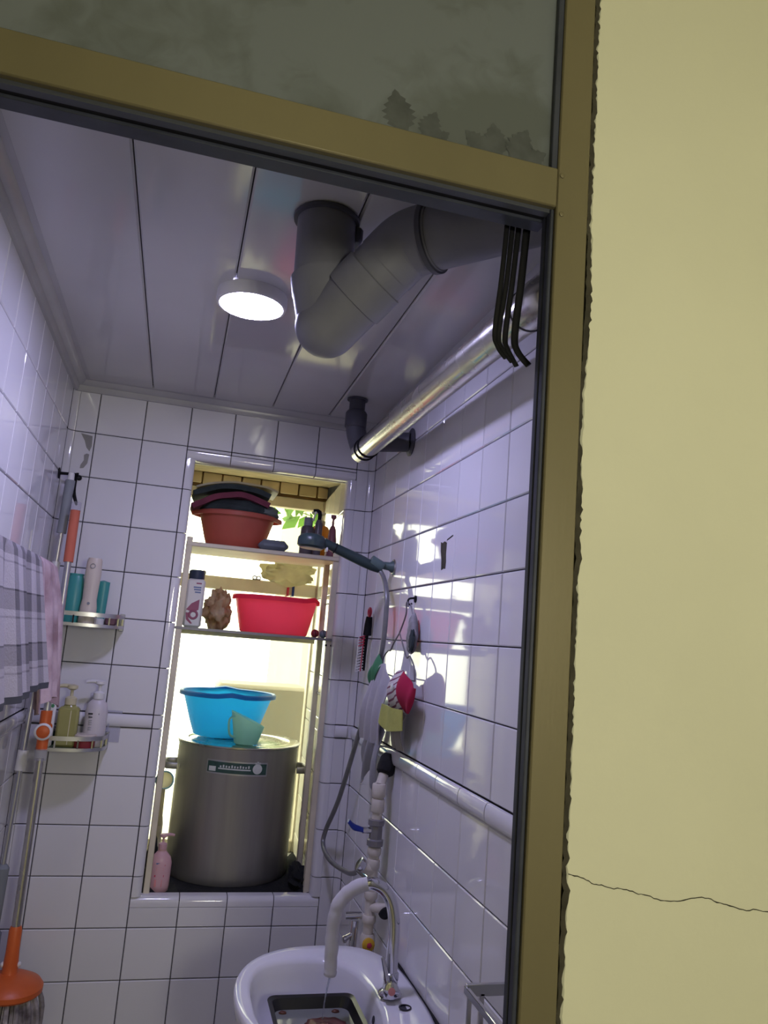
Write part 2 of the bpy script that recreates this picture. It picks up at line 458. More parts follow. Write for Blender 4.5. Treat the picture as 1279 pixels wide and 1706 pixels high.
# sloping soffit of the opening with small cream mosaic tiles
b = B().poly([(.285, .046, 2.195), (.935, .046, 2.195), (.935, .60, 2.268), (.285, .60, 2.268)], (0, 0, .03)); b.build('soffit', mat('soffit_plaster', (.60, .50, .32), .8, 0, .35, 12, bump=.6), wb)
bm_ = B().box(.285, .935, .592, .62, 2.205, 2.272).build('lintel_beam', mat('brown_mortar', (.16, .09, .03), .95, 0, .4, 20), wb)
for c in range(8):
    x0 = .292 + c*.0815; r1, r2_ = random.uniform(-.002, .002), random.uniform(-.002, .002)
    B().box(x0, min(x0+.0755, .932), .586, .594, 2.2165+r1, 2.2655+r2_, .003).build('mosaic_tile', M_MOSAIC, wb)
B().box(.33, .88, .046, .066, 2.184, 2.20, .003).build('lintel_strip', M_CREAM, wb)
# sill slab
B().box(.285, .93, .02, .62, .735, .757).build('sill_slab', M_CONC, wb)

# chips in the glaze and the hole in the right wall
def blob(pts, d, name, m, parent): B().poly(pts, d).build(name, m, parent)
blob([(-.045, -.0012, 2.224), (-.008, -.0012, 2.219), (-.006, -.0012, 2.185), (-.011, -.0012, 2.166), (-.022, -.0012, 2.178), (-.030, -.0012, 2.200)], (0, .002, 0), 'chipped_glaze', M_CONC, wb)
blob([(-.026, -.0012, 2.152), (-.018, -.0012, 2.158), (-.010, -.0012, 2.156), (-.012, -.0012, 2.125), (-.022, -.0012, 2.108), (-.033, -.0012, 2.106), (-.032, -.0012, 2.118), (-.024, -.0012, 2.134)], (0, .002, 0), 'chipped_glaze', M_CONC, wb)
hp = [(XR-.0012, y, z) for y, z in [(-.808, 1.885), (-.822, 1.881), (-.836, 1.884), (-.852, 1.879), (-.851, 1.850), (-.855, 1.830), (-.852, 1.813), (-.838, 1.815), (-.824, 1.812), (-.821, 1.838), (-.812, 1.860)]]
blob(hp, (.002, 0, 0), 'broken_patch', M_MORTAR, wr)
B().tube([(XR-.001, -.855, 1.886), (XR-.001, -.895, 1.893)], .0012, 5).build('scored_cut', M_GROUT, wr)

# ceiling of long panels
SE = [XL-.007, .165, .368, .570, .772, XR+.007]
ce = struct(B().box(XL-.007, XR+.007, -1.742, .006, ZC+.012, ZC+.03), 'ceiling', M_GROUT)
for i in range(5):
    x0, x1 = SE[i]+.0012, SE[i+1]-.0012
    pr = [(x0, ZC+.013), (x0, ZC+.004), (x0+.004, ZC), (x1-.004, ZC), (x1, ZC+.004), (x1, ZC+.013)]
    bb = B().loft([[(x, -1.742, z) for x, z in pr], [(x, .004, z) for x, z in pr]])
    bb.build('ceiling_panel', M_CEIL, ce)
# ceiling edge mouldings
def moulding(name, fn, a, c):
    pr = [(0, 2.366), (.010, 2.366), (.014, 2.372), (.016, 2.384), (.028, 2.388), (.036, 2.399), (.050, 2.3995), (.050, 2.41), (0, 2.41)]
    return struct(B().loft([[fn(d, u, z) for d, z in pr] for u in (a, c)]), name, M_CTRIM)
moulding('trim_1', lambda d, u, z: (u, -d, z), XL, XR)
moulding('trim_2', lambda d, u, z: (XL+d, u, z), -1.74, 0)
moulding('trim_3', lambda d, u, z: (XR-d*.4, u, z+.004), -1.74, 0)

# floor, hall shell
struct(B().box(-1.3, 2.3, -4.7, .64, -.08, 0), 'floor', M_FLOOR)
struct(B().box(-1.3, 2.3, -4.7, .63, 2.86, 2.96), 'ceiling_hall', M_PLASTER)
struct(B().box(-1.4, -1.3, -4.7, -1.74, 0, 2.86), 'wall_hall_left', M_PLASTER)
struct(B().box(2.3, 2.4, -4.7, -1.74, 0, 2.86), 'wall_hall_right', M_PLASTER)
struct(B().box(-1.4, 2.4, -4.8, -4.7, 0, 2.86), 'wall_hall_back', M_PLASTER)
struct(B().box(-1.3, -.072, YF+.004, -1.742, 0, 2.86), 'wall_front_left', M_PLASTER)
# yellow wall right of the frame, with a ragged plaster edge against the aluminium
pts = []; z = 0.0
while z <= 2.86:
    e = .8035 + .004*noise.noise(Vector((0, z*5, 3))) + .0025*noise.noise(Vector((1, z*33, 0))) + .0022*noise.noise(Vector((4, z*110, 0)))
    pts.append((max(e, .7990), z)); z += .0045
b = B(); R1 = [[(e, YF+.004, z), (e+.004, YF, z), (1.0, YF, z), (1.6, YF, z), (2.3, YF, z), (2.3, -1.742, z), (e, -1.742, z)] for e, z in pts]
b.loft(R1)
wf = struct(b, 'wall_front', M_PLASTER, sharp=25)
B().box(.79, .822, YF+.006, -1.745, 0, 2.86).build('mortar_gap', M_MORTAR, wf)
# dark crumbling plaster along the edge
b = B(); L0 = []; L1 = []
for e, z in pts:
    w = max(.0003, .0025 + .004*noise.noise(Vector((5, z*7, 1))) + .003*noise.noise(Vector((2, z*45, 7))) + .003*noise.noise(Vector((8, z*140, 7))))
    L0.append((e-.004, YF-.0006, z)); L1.append((e+w, YF-.0006, z))
V = L0 + L1; n = len(L0)
b.add(V, [(i, i+1, n+i+1, n+i) for i in range(n-1)]).build('crumbled_plaster', M_MORTAR, wf)
# crack
cp = [(.808, 1.369), (.820, 1.3655), (.832, 1.362), (.842, 1.357), (.852, 1.356), (.864, 1.3525), (.878, 1.352), (.890, 1.350), (.902, 1.346), (.914, 1.345), (.928, 1.340), (.942, 1.3375), (.956, 1.338), (.970, 1.3405), (.986, 1.342), (1.0, 1.3415), (1.012, 1.337), (1.026, 1.334), (1.04, 1.330), (1.055, 1.3265), (1.07, 1.328), (1.085, 1.325), (1.11, 1.322), (1.14, 1.315), (1.19, 1.312)]
cq = []
for i in range(len(cp)-1):
    for j in range(3):
        x = cp[i][0] + (cp[i+1][0]-cp[i][0])*j/3; z = cp[i][1] + (cp[i+1][1]-cp[i][1])*j/3
        cq.append((x, z + random.uniform(-.0007, .0007)))
cp = cq
b = B(); V = []
for i, (x, z) in enumerate(cp):
    w = .0006 + .0004*noise.noise(Vector((i*1.7, 0, 0))); V += [(x, YF-.0004, z+w), (x, YF-.0004, z-w)]
b.add(V, [(2*i, 2*i+2, 2*i+3, 2*i+1) for i in range(len(cp)-1)]).build('crack', M_MORTAR, wf)

# ---- door frame with transom light
df = bpy.data.objects.new('door_1', None); COL.objects.link(df); df.location = (.38, YF, 0); df['kind'] = 'structure'; WL[df.name] = Vector(df.location)
FY = YF - .004
B().box(.7515, .7985, FY, -1.774, 0, 2.80, .002).build('jamb', M_GOLD, df)
B().box(-.07, -.0235, FY, -1.752, 0, 2.80, .002).build('jamb', M_GOLD, df)
B().box(-.0235, .7515, FY-.001, -1.775, 2.2085, 2.2655, .002).build('head_rail', M_GOLD, df)
B().box(-.0235, .7515, FY, -1.752, 2.765, 2.80, .002).build('top_rail', M_GOLD, df)
# dark stop and rubber under the head and down the jambs
B().box(-.0235, .7515, -1.796, -1.784, 2.203, 2.209).build('head_stop', mat('slate_aluminium', (.07, .075, .095), .5, .4), df)
B().box(-.0235, .7515, -1.784, -1.776, 2.204, 2.209).build('gasket', M_BLACK, df)
B().box(-.0235, .7515, -1.775, -1.750, 2.200, 2.216, .001).build('head_stop', M_GASKET, df)
B().box(.7455, .7515, -1.7985, -1.787, 0, 2.2085, .0015).build('gasket', M_GASKET, df)
B().box(.7450, .7515, -1.785, -1.775, 0, 2.2085, .001).build('gasket', M_GASKET, df)
B().box(-.0235, -.016, -1.797, -1.786, 0, 2.2085, .0015).build('gasket', M_GASKET, df)
B().box(.743, .7515, -1.801, -1.792, 2.2655, 2.765, .001).build('glazing_bead', M_GASKET, df)
B().box(-.0235, -.015, -1.801, -1.792, 2.2655, 2.765, .001).build('glazing_bead', M_GASKET, df)
for z in (2.238+.006, 2.212):
    B().lathe([(.0035, 0), (.0035, .0012), (.002, .0018)], (.7575 if z > 2.22 else .759, FY-.0002, z+.012 if z > 2.22 else z-.012), (0, -1, 0), 10).build('screw', M_GOLD, df)
# clouded transom pane: dull grey-green with darker leaf-shaped blotches
def transom_mat():
    m = bpy.data.materials.new('clouded_transom_glass'); m.use_nodes = True
    nt = m.node_tree; N = nt.nodes; L = nt.links; p = N['Principled BSDF']
    tc = N.new('ShaderNodeTexCoord')
    def nz(s, d, dist=0):
        n = N.new('ShaderNodeTexNoise'); n.inputs['Scale'].default_value = s; n.inputs['Detail'].default_value = d
        n.inputs['Distortion'].default_value = dist; L.new(tc.outputs['Object'], n.inputs[0]); return n
    a = nz(5.5, 3, .4); b2 = nz(26, 5, 1.2)
    ad = N.new('ShaderNodeMath'); ad.operation = 'MULTIPLY_ADD'; ad.inputs[1].default_value = .28
    L.new(b2.outputs[0], ad.inputs[0]); L.new(a.outputs[0], ad.inputs[2])
    mr = N.new('ShaderNodeMapRange'); mr.inputs[1].default_value = .62; mr.inputs[2].default_value = .78
    L.new(ad.outputs[0], mr.inputs[0])
    mx = N.new('ShaderNodeMix'); mx.data_type = 'RGBA'
    mx.inputs[6].default_value = (.140, .155, .165, 1); mx.inputs[7].default_value = (.100, .110, .108, 1)
    L.new(mr.outputs[0], mx.inputs[0]); L.new(mx.outputs[2], p.inputs['Base Color'])
    p.inputs['Roughness'].default_value = .55; p.inputs['Specular IOR Level'].default_value = .25
    return m
pane = B().box(-.0235, .7515, -1.792, -1.787, 2.2655, 2.765).build('transom_pane', transom_mat(), df)
M_ETCH = mat('etched_leaf', (.088, .095, .095), .6, 0, .3, 40, spec=.2)
LEAFN = [0]
def leaf(cx, cz, h, a, k):
    P = []
    for i in range(15):
        t = i/14; w = h*.33*math.sin(PI*t**.8)*(1 + .35*((i % 2)*2-1)*.5); P.append((w, t*h))
    ca, sa = math.cos(a), math.sin(a)
    yy = -1.7923 - .00012*LEAFN[0]; LEAFN[0] += 1
    f = lambda u, v: (cx + u*ca - v*sa, yy, cz + u*sa + v*ca)
    V = [q for w, v in P for q in (f(-w, v), f(w, v))]
    B().add(V, [(2*i, 2*i+1, 2*i+3, 2*i+2) for i in range(14)]).build('etched_leaf', M_ETCH, df)
for cx, cz, h, a in [(.535, 2.268, .062, .25), (.565, 2.268, .045, -.3), (.575, 2.267, .03, -.9), (.655, 2.268, .045, .9), (.668, 2.268, .05, .2), (.69, 2.268, .055, -.35), (.70, 2.267, .045, -1.0)]: leaf(cx, cz, h, a, 0)

# ---- window frame
wf1 = bpy.data.objects.new('window_1', None); COL.objects.link(wf1); wf1.location = (.62, .60, .76); wf1['kind'] = 'structure'; WL[wf1.name] = Vector(wf1.location)
M_WF = M_CREAM
B().box(.281, .304, .60, .645, .757, 2.268, .003).build('frame_side', M_WF, wf1)
B().box(.895, .935, .60, .645, .757, 2.268, .003).build('frame_side', M_WF, wf1)
B().box(.304, .895, .60, .645, 2.160, 2.206, .003).build('frame_head', M_WF, wf1)
B().box(.304, .895, .60, .645, .757, .80, .003).build('frame_sill', M_WF, wf1)
B().box(.304, .895, .595, .635, 1.785, 1.838, .003).build('frame_rail', M_CREAM, wf1)
B().box(.304, .895, .620, .624, .80, 1.785).build('pane', M_CLEAR, wf1)
B().box(.304, .895, .620, .624, 1.838, 2.160).build('pane', M_CLEAR, wf1)

# ================================================================= OUTSIDE
struct(B().box(-12, 14, .66, 22, -3.2, -3.0), 'ground', M_GROUND)
t = thing('apartment_building', (3.4, 7.0, -3), 'pale rendered building seen through the bathroom window, right of the white sky', 'building')
B().box(1.75, 6.5, 6, 9, -3, 4.2).build('wall', M_HOUSE, t)
B().box(1.6, 6.7, 5.85, 9.2, 4.2, 4.4).build('roof', M_AC, t)
for x in (2.05, 3.3, 4.6):
    for z in (-1.8, .7, 2.9):
        w = B().box(x, x+.8, 5.96, 6.02, z, z+1.2).build('window', M_HOUSEG, t)
        B().box(x-.05, x+.85, 5.93, 6.0, z-.08, z).build('sill', M_AC, w)
t = thing('air_conditioner', (.78, 1.15, .75), 'beige outdoor unit box just outside the window behind the blue basin', 'air conditioner')
B().box(.56, .98, 1.0, 1.3, .80, 1.38, .015).build('casing', M_AC, t)
B().ring((.78, .998, 1.0), (0, 1, 0), .12, .008).build('fan_guard', M_HOUSEG, t)
B().box(.58, .96, 1.0, 1.3, .66, .80).build('bracket', M_AC, t)
B().box(.50, 1.05, .66, 1.3, .60, .66).build('ledge', M_CONC, t)
def tree(loc, h, r, nl, label, seed):
    rnd = random.Random(seed); t = thing('tree', loc, label, 'tree', 'trees outside the window'); L = Vector(loc)
    B().tube([L, L+Vector((.05, 0, h*.5)), L+Vector((0, .05, h))], [.09, .06, .02], 8, sm=3).build('trunk', M_BARK, t)
    b = B()
    for i in range(nl):
        p = L + Vector((rnd.gauss(0, r*.5), rnd.gauss(0, r*.4), h + rnd.gauss(0, r*.45)))
        a = Euler((rnd.uniform(0, 3), rnd.uniform(0, 3), rnd.uniform(0, 6))).to_matrix()
        s = rnd.uniform(.07, .13)
        b.add([p + a @ Vector(q)*s for q in ((-1, 0, 0), (0, -.45, .1), (1, 0, 0), (0, .45, .1))], [(0, 1, 2, 3)])
    b.build('foliage', M_LEAF, t, kind='stuff')
tree((1.55, 3.6, -3), 5.9, .55, 420, 'leafy green tree outside behind the bottles on the top shelf', 3)
tree((1.95, 4.6, -3), 7.6, .8, 420, 'taller leafy tree outside nearest the right window jamb', 5)

# ================================================================= CEILING LAMP
t = thing('ceiling_lamp', (.413, -.925, ZC), 'round white ceiling lamp, lit, its disc glowing blue-white', 'lamp')
c0 = (.413, -.925, 2.371)
B().lathe([(.066, .029), (.082, .029), (.083, .010), (.080, .001), (.0745, 0), (.0745, .006), (.066, .012)], c0, (0, 0, 1), 48, cap0=False, cap1=False).build('housing', M_WHITE, t)
B().lathe([(.0, .0005), (.03, .0005), (.060, .0015), (.0735, .004), (.0735, .008), (0, .008)], c0, (0, 0, 1), 48).build('diffuser', emit_mat('led_glow', (.60, .58, 1.0), LED_STRENGTH), t)

# hall ceiling light behind the photographer
t = thing('hall_light', (.85, -3.35, 2.86), 'round opal globe lamp hanging from the hall ceiling outside the bathroom door', 'lamp')
B().lathe([(.06, 0), (.06, -.02), (.012, -.03), (.010, -.96), (.03, -.97)], (.85, -3.35, 2.86), (0, 0, 1), 20).build('stem', M_WHITE, t)
B().ball((.85, -3.35, 1.76), .14, 32, 20).build('globe', emit_mat('warm_globe', (1.0, .965, .80), HALL_STRENGTH), t)

# ================================================================= DRAIN PIPE (big grey trap under the ceiling)
t = thing('drain_pipe', (.516, -1.325, ZC), 'thick grey plastic drain pipe with a V-shaped trap under the ceiling', 'pipe')
A0 = Vector((.514, -1.327, 2.402)); A1 = Vector((.518, -1.324, 2.262)); J = Vector((.533, -1.327, 2.186)); K = Vector((.648, -1.434, 2.322)); E1 = Vector((.93, -1.728, 2.336))
B().cyl(A0, A1, .055, 40).build('down_pipe', M_PVC, t)
B().lathe([(.062, 0), (.063, .006), (.057, .012)], A0 - Vector((0, 0, .012)), (0, 0, 1), 40).build('ceiling_collar', M_PVCD, t)
B().box(.565, .583, -1.345, -1.30, 2.358, 2.388, .005).build('bracket', M_PVCD, t)
dj = (J-A1); d1 = (K-J).normalized(); d2 = (E1-K).normalized()
B().lathe([(.0555, -.006), (.0605, -.004), (.061, .03), (.0595, .036), (.058, dj.length)], A1 + Vector((0, 0, .018)), dj, 40).build('socket', M_PVC, t)
B().ball(J, .0585, 36, 20).build('trap_bend', M_PVC, t)
B().cyl(J, J + d1*.075, .0585, 40).build('trap_leg', M_PVC, t)
B().lathe([(.0585, 0), (.062, .001), (.062, .055), (.0585, .057)], J + d1*.070, d1, 40).build('coupling', M_PVC, t)
B().cyl(J + d1*.1, K, .058, 40).build('rising_pipe', M_PVC, t)
mid = [K - d1*.055, K - d1*.02, K + (d2-d1)*.006, K + d2*.02, K + d2*.06]
B().tube(mid, [.0595]*5, 40, sm=4).build('elbow', M_PVC, t)
B().lathe([(.0585, 0), (.0635, .001), (.0635, .010), (.0585, .011)], K + d2*.045, d2, 40).build('coupling_ring', M_PVCD, t)
B().cyl(K + d2*.045, E1, .0575, 40).build('run_pipe', M_PVC, t)
B().lathe([(.0575, 0), (.0615, .001), (.0615, .05), (.0575, .051)], K + d2*.28, d2, 40).build('coupling', M_PVC, t)

# ================================================================= FLUE PIPE along the right wall
F0 = Vector((.850, -.285, 2.226)); F1 = Vector((.852, -1.50, 2.203)); fd = (F1-F0).normalized()
t = thing('flue_pipe', F0, 'long shiny silver flue pipe running along the right wall', 'pipe')
B().cyl(F0, F1, .034, 40).build('tube', M_STEEL, t)
B().lathe([(.0345, 0), (.0365, .001), (.0365, .044), (.0345, .045)], F0 - fd*.01, fd, 40).build('end_band', M_STEEL, t)
for s in (.038, .085):
    B().ring(F0 + fd*s, fd, .0355, .0022, 40, 8).build('joint_ring', M_BLACK, t)
B().tube([F0 - fd*.004, F0 + Vector((-.006, .012, .02)), F0 + Vector((-.022, .006, .055)), F0 + Vector((-.030, 0, .085))], [.034, .034, .033, .032], 28, sm=4).build('elbow', M_PVCD, t)
V0 = F0 + Vector((-.030, 0, .075))
B().lathe([(.033, 0), (.0355, .002), (.0355, .048), (.031, .055), (.026, .060), (.026, .102)], V0, (-.0, -.02, 1), 28).build('ceiling_riser', M_PVCD, t)
B().lathe([(.034, 0), (.034, .004), (.028, .006)], (V0.x, V0.y, 2.394), (0, 0, 1), 28).build('ceiling_flange', M_PVCD, t)
B().tube([F1 - fd*.01, F1 + fd*.03, F1 + fd*.06 + Vector((.006, 0, .004)), F1 + fd*.085 + Vector((.03, 0, .012)), F1 + fd*.095 + Vector((.065, 0, .016)), F1 + fd*.095 + Vector((.112, 0, .016))], [.036, .037, .040, .041, .040, .038], 28, sm=4).build('near_elbow', M_STEEL, t)
for s, q in ((.012, .0), (.055, .004)):
    B().ring(F1 + fd*s + Vector((q, 0, q)), fd, .0365, .0022, 36, 8).build('joint_ring', M_PVCD, t)
# dark stub into the wall
t = thing('wall_stub_pipe', (XR, -.46, 2.235), 'short dark grey pipe stub entering the right wall behind the silver flue', 'pipe')
B().cyl((.872, -.415, 2.230), (XR-.002, -.462, 2.232), .030, 28).build('tube', M_PVCD, t)
B().lathe([(.043, 0), (.044, .003), (.033, .008)], (XR-.0005, -.462, 2.232), (-1, 0, 0), 28).build('wall_flange', M_PVCD, t)

# ================================================================= BLACK HOOKS behind the door head
t = None
hk = [('leftmost of the four, thin', [(.711, 2.235), (.7065, 2.13), (.701, 2.05), (.704, 2.025), (.714, 2.008)], .0038, 0),
      ('second of the four from the left', [(.721, 2.235), (.716, 2.13), (.7085, 2.05), (.712, 2.026), (.725, 2.006)], .0038, .004),
      ('third of the four from the left', [(.7325, 2.235), (.726, 2.13), (.720, 2.05), (.722, 2.028), (.734, 2.003)], .0042, .008),
      ('nearest the door jamb', [(.7415, 2.235), (.736, 2.13), (.7305, 2.05), (.733, 2.024), (.748, 2.004)], .0056, .0)]
for w, P, r, dy in hk:
    y0 = -1.741 + dy
    t = thing('hanging_hook', (P[0][0], y0, 2.235), 'long black metal hook hanging behind the door head, ' + w, 'hook', 'black hooks hung behind the door head')
    B().tube([(x, y0 + (.004 if i < 3 else .004 - .006*(i-2)), z) for i, (x, z) in enumerate(P)], r, 10, sm=5, flat=(1, 0, 0)).build('shank', M_BLACK, t)
    B().tube([(P[0][0], y0+.004, 2.232), (P[0][0], y0-.001, 2.243), (P[0][0], y0-.012, 2.246)], r*.8, 8, sm=3).build('top_clip', M_BLACK, t)

# ================================================================= WINDOW RACK: posts and two shelves
t = thing('window_rack', (.61, .16, .757), 'cream metal rack standing in the window recess with a board and a glass shelf', 'shelf rack')
for x, y in ((.346, .045), (.862, .050), (.346, .215), (.862, .215)):
    B().box(x-.010, x+.010, y-.010, y+.010, .757, 1.925, .002).build('post', M_CREAM, t)
    B().box(x-.012, x+.012, y-.012, y+.012, .757, .772, .002).build('foot', M_BLACK, t)
B().box(.336, .872, .034, .325, 1.893, 1.909, .003).build('board_shelf', M_CREAM, t)
B().box(.332, .872, .036, .325, 1.6115, 1.6185, .001).build('glass_shelf', M_SHELFG, t)
B().box(.332, .872, .034, .036, 1.6105, 1.6195).build('shelf_edge', M_VALVE, t)
B().box(.35, .858, .305, .32, 1.595, 1.611).build('rail', M_CREAM, t)
B().cyl((.868, .06, 1.745), (.868, .30, 1.745), .003, 8).build('side_wire', M_WIRE, t)
B().cyl((.868, .06, 1.42), (.868, .30, 1.42), .004, 8).build('side_wire', M_WIRE, t)
for x, y in ((.856, .037), (.875, .037)):
    B().lathe([(.004, 0), (.004, .003)], (x-.004, y+.003, 1.595), (0, -1, 0), 8).build('bolt', M_BLACK, t)

# ================================================================= helpers for basins and bottles
def basin(name, c, rt, rb, h, m, label, rimm=None, lip=.010, handles=0, sy=1, wav=0, ang=0, top=None, hs=.016):
    t = thing(name, c, label, 'basin'); o = Vector(c); n = 48
    prof = [(0, .001), (rb*.96, .001), (rb, .004), (rb+(rt-rb)*.35, h*.33), (rb+(rt-rb)*.72, h*.7), (rt, h-.003)]
    b = B(); R = []
    for r, z in prof:
        R.append([o + Vector((r*math.cos(2*PI*j/n), r*sy*math.sin(2*PI*j/n), z)) for j in range(n)])
    b.loft(R, False, False).build('bowl', m, t)
    b = B(); R = []
    for dr, dz in ((-.002, -.002), (lip*.6, .001), (lip, -.003), (lip, -.016), (lip-.002, -.016), (lip-.003, -.004), (0, -.006)):
        ring = []
        for j in range(n):
            a = 2*PI*j/n; w = 1 + wav*math.cos(a*24); k = 0; e = 0
            if handles:
                k = max(0, math.cos((a-ang)*2))**14
                e = k*hs
            r = rt + dr*w + (e if dr > .003 else 0)
            ring.append(o + Vector((r*math.cos(a), r*sy*math.sin(a), h + dz + k*.008*(1 if handles > 1 else 0))))
        R.append(ring)
    b.loft(R + [R[0]], False, False).build('rim', rimm or m, t)
    return t
def bottle(name, c, prof, m, label, cat='bottle', n=28, sx=1, sy=1, group=None):
    t = thing(name, c, label, cat, group)
    B().lathe(prof, c, (0, 0, 1), n, sx, sy).build('body', m, t)
    return t
def pump(t, c, z, m, s=1, ang=PI, collar_m=None):
    o = Vector(c) + Vector((0, 0, z)); d = Vector((math.cos(ang), math.sin(ang), 0))
    B().lathe([(.014*s, 0), (.0145*s, .004*s), (.0145*s, .016*s), (.009*s, .020*s), (.006*s, .021*s)], o, (0, 0, 1), 20).build('collar', collar_m or m, t)
    B().lathe([(.004*s, .018*s), (.004*s, .040*s)], o, (0, 0, 1), 12).build('stem', m, t)
    h = B().lathe([(.006*s, .036*s), (.013*s, .040*s), (.013*s, .047*s), (.005*s, .050*s)], o, (0, 0, 1), 16)
    h.tube([o + Vector((0, 0, .044*s)), o + Vector((0, 0, .046*s)) + d*.020*s, o + Vector((0, 0, .043*s)) + d*.036*s], [.0055*s, .005*s, .004*s], 10, sm=3)
    h.build('pump_head', m, t)

# ---- upper shelf of the rack
ZS = 1.9095
t = basin('wash_basin', (.506, .178, ZS), .137, .100, .128, M_RED_T, 'salmon red plastic basin heaped with cloth on the top shelf', lip=.010, wav=.12, handles=1, ang=0, hs=.016, sy=.85)
def lump(name, o, sc, m, label, cat, seed, amp=.22, f=3.0, ns=28, ms=18, zmin=None):
    b = B().ball((0, 0, 0), 1, ns, ms); V = []
    for v in b.v:
        k = 1 + amp*noise.noise(v*f + Vector((seed, 0, 0))) + amp*.5*noise.noise(v*f*2.3 + Vector((0, seed, 0)))
        q = Vector((v.x*sc[0]*k, v.y*sc[1]*k, v.z*sc[2]*k)) + Vector(o)
        if zmin is not None and q.z < zmin: q.z = zmin
        V.append(q)
    b.v = V; ob = b.build(name, m, None, sharp=70)
    return tag(ob, label, cat) if label else ob
lump('folded_cloth', (.505, .178, 2.045), (.135, .105, .052), M_DARKFAB, 'dark charcoal cloth filling the salmon basin up to its rim', 'cloth', 2, .14)
lump('folded_cloth', (.605, .165, 2.052), (.048, .06, .030), M_TEALFAB, 'grey-green cloth lump at the right edge of the salmon basin', 'cloth', 5, .2)
def slab(o, w, d, h, tilt, m, label, seed, bow=.03):
    def fn(u, v):
        x = (u-.5)*w; y = (v-.5)*d
        z = -bow*((u-.5)*2)**2 + .006*noise.noise(Vector((u*4+seed, v*3, 0)))
        return (o[0]+x, o[1]+y, o[2]+z+x*tilt)
    return tag(B().sheet(fn, 18, 8, h).build('folded_cloth', m, None, sharp=60), label, 'cloth')
slab((.475, .178, 2.098), .27, .17, .020, .12, M_MAROON, 'maroon folded cloth lying over the dark cloth in the salmon basin', 1, .040)
slab((.475, .178, 2.128), .27, .17, .018, .07, M_DARKFAB, 'dark cloth bundle, topmost dark layer of the heap on the top shelf', 4, .030)
slab((.492, .178, 2.145), .29, .17, .007, .05, M_BAGF, 'cream plastic film covering the heap of cloth on the top shelf', 8, .026)
t = thing('soap_bar', (.640, .10, ZS), 'slate grey oblong soap bar lying before the salmon basin', 'soap')
B().box(.585, .690, .06, .13, ZS, ZS+.040, .016).build('bar', M_SOAP, t)
t = bottle('squeeze_bottle', (.762, .13, ZS), [(.0, 0), (.024, 0), (.026, .004), (.026, .098), (.021, .110), (.015, .112), (.015, .138), (0, .138)], M_SMOKE, 'smoky grey bottle with a flat cap, leftmost on the top shelf')
B().lathe([(.0165, .113), (.0165, .142), (.014, .144), (0, .144)], (.762, .13, ZS), (0, 0, 1), 20).build('cap', M_GREYP, t)
t = bottle('pump_bottle', (.822, .20, ZS), [(0, 0), (.030, 0), (.032, .006), (.032, .105), (.022, .125), (.013, .130), (0, .130)], M_AMBER, 'amber pump bottle standing second from left among the top shelf bottles', sx=1.25)
pump(t, (.822, .20, ZS), .128, M_OLCAP, 1.1, PI)
t = bottle('spray_bottle', (.797, .10, ZS), [(0, 0), (.013, 0), (.014, .004), (.014, .120), (.009, .135), (0, .135)], M_SMOKE, 'slim dark spray bottle with a white trigger on the top shelf')
B().tube([(.797, .10, ZS+.132), (.795, .10, ZS+.165), (.772, .10, ZS+.168)], [.007, .008, .005], 10, sm=3).build('spray_head', M_BLACK, t)
B().tube([(.782, .098, ZS+.164), (.778, .098, ZS+.148), (.774, .098, ZS+.130)], [.004, .003, .003], 8, sm=2).build('trigger', M_WHITE, t)
t = bottle('tapered_bottle', (.852, .115, ZS), [(0, 0), (.029, 0), (.030, .004), (.017, .105), (.011, .118), (.006, .122), (.006, .134), (0, .134)], M_MAUVE, 'mauve cone-shaped bottle, rightmost on the top shelf beside the tiled jamb', sx=.75)
B().lathe([(.004, .134), (.004, .146), (.010, .152), (.010, .162), (0, .164)], (.852, .115, ZS), (0, 0, 1), 14).build('nozzle', M_MAUVE, t)

# ---- lower glass shelf
ZG = 1.6187
t = thing('detergent_bottle', (.385, .12, ZG), 'tall white detergent bottle with navy cap and purple print, on the glass shelf', 'bottle')
B().box(.356, .418, .09, .15, ZG, ZG+.168, .008).build('body', M_WHITE, t)
B().lathe([(.026, .168), (.027, .170), (.027, .196), (.022, .200), (0, .200)], (.386, .12, ZG), (0, 0, 1), 24).build('cap', mat('navy_cap', (.03, .045, .09), .5), t)
def strip(t, x0, x1, z0, z1, y, m, name='print'): B().box(x0, x1, y-.0006, y, z0, z1).build(name, m, t)
for z, w in ((.150, .018), (.136, .026), (.128, .024), (.119, .020)): strip(t, .405-w, .405, ZG+z, ZG+z+.005, .0898, M_MARK_B if z < .14 else M_MARK_P)
B().poly([(.362, .0896, ZG+.060), (.378, .0896, ZG+.082), (.404, .0896, ZG+.098), (.404, .0896, ZG+.062), (.388, .0896, ZG+.052)], (0, .0004, 0)).build('print', M_MARK_P, t)
B().ring((.388, .0896, ZG+.044), (0, 1, 0), .013, .004, 20, 6).build('print', M_MARK_P, t)
B().poly([(.362, .0896, ZG+.05), (.372, .0896, ZG+.05), (.374, .0896, ZG+.03), (.388, .0896, ZG+.014), (.382, .0896, ZG+.012), (.366, .0896, ZG+.026)], (0, .0004, 0)).build('print', M_MARK_P, t)
lump('crumpled_bag', (.474, .15, ZG+.068), (.045, .050, .068), M_BROWNBAG, 'brown and cream crumpled plastic bag between detergent bottle and pink basin', 'bag', 11, .5, 2.6, 36, 24, ZG+.0005)
t = basin('wash_basin', (.680, .178, ZG), .150, .122, .132, M_PINK_T, 'hot pink plastic basin standing on the glass shelf', lip=.010, handles=2, ang=PI/2+.9, hs=.004, sy=.86)
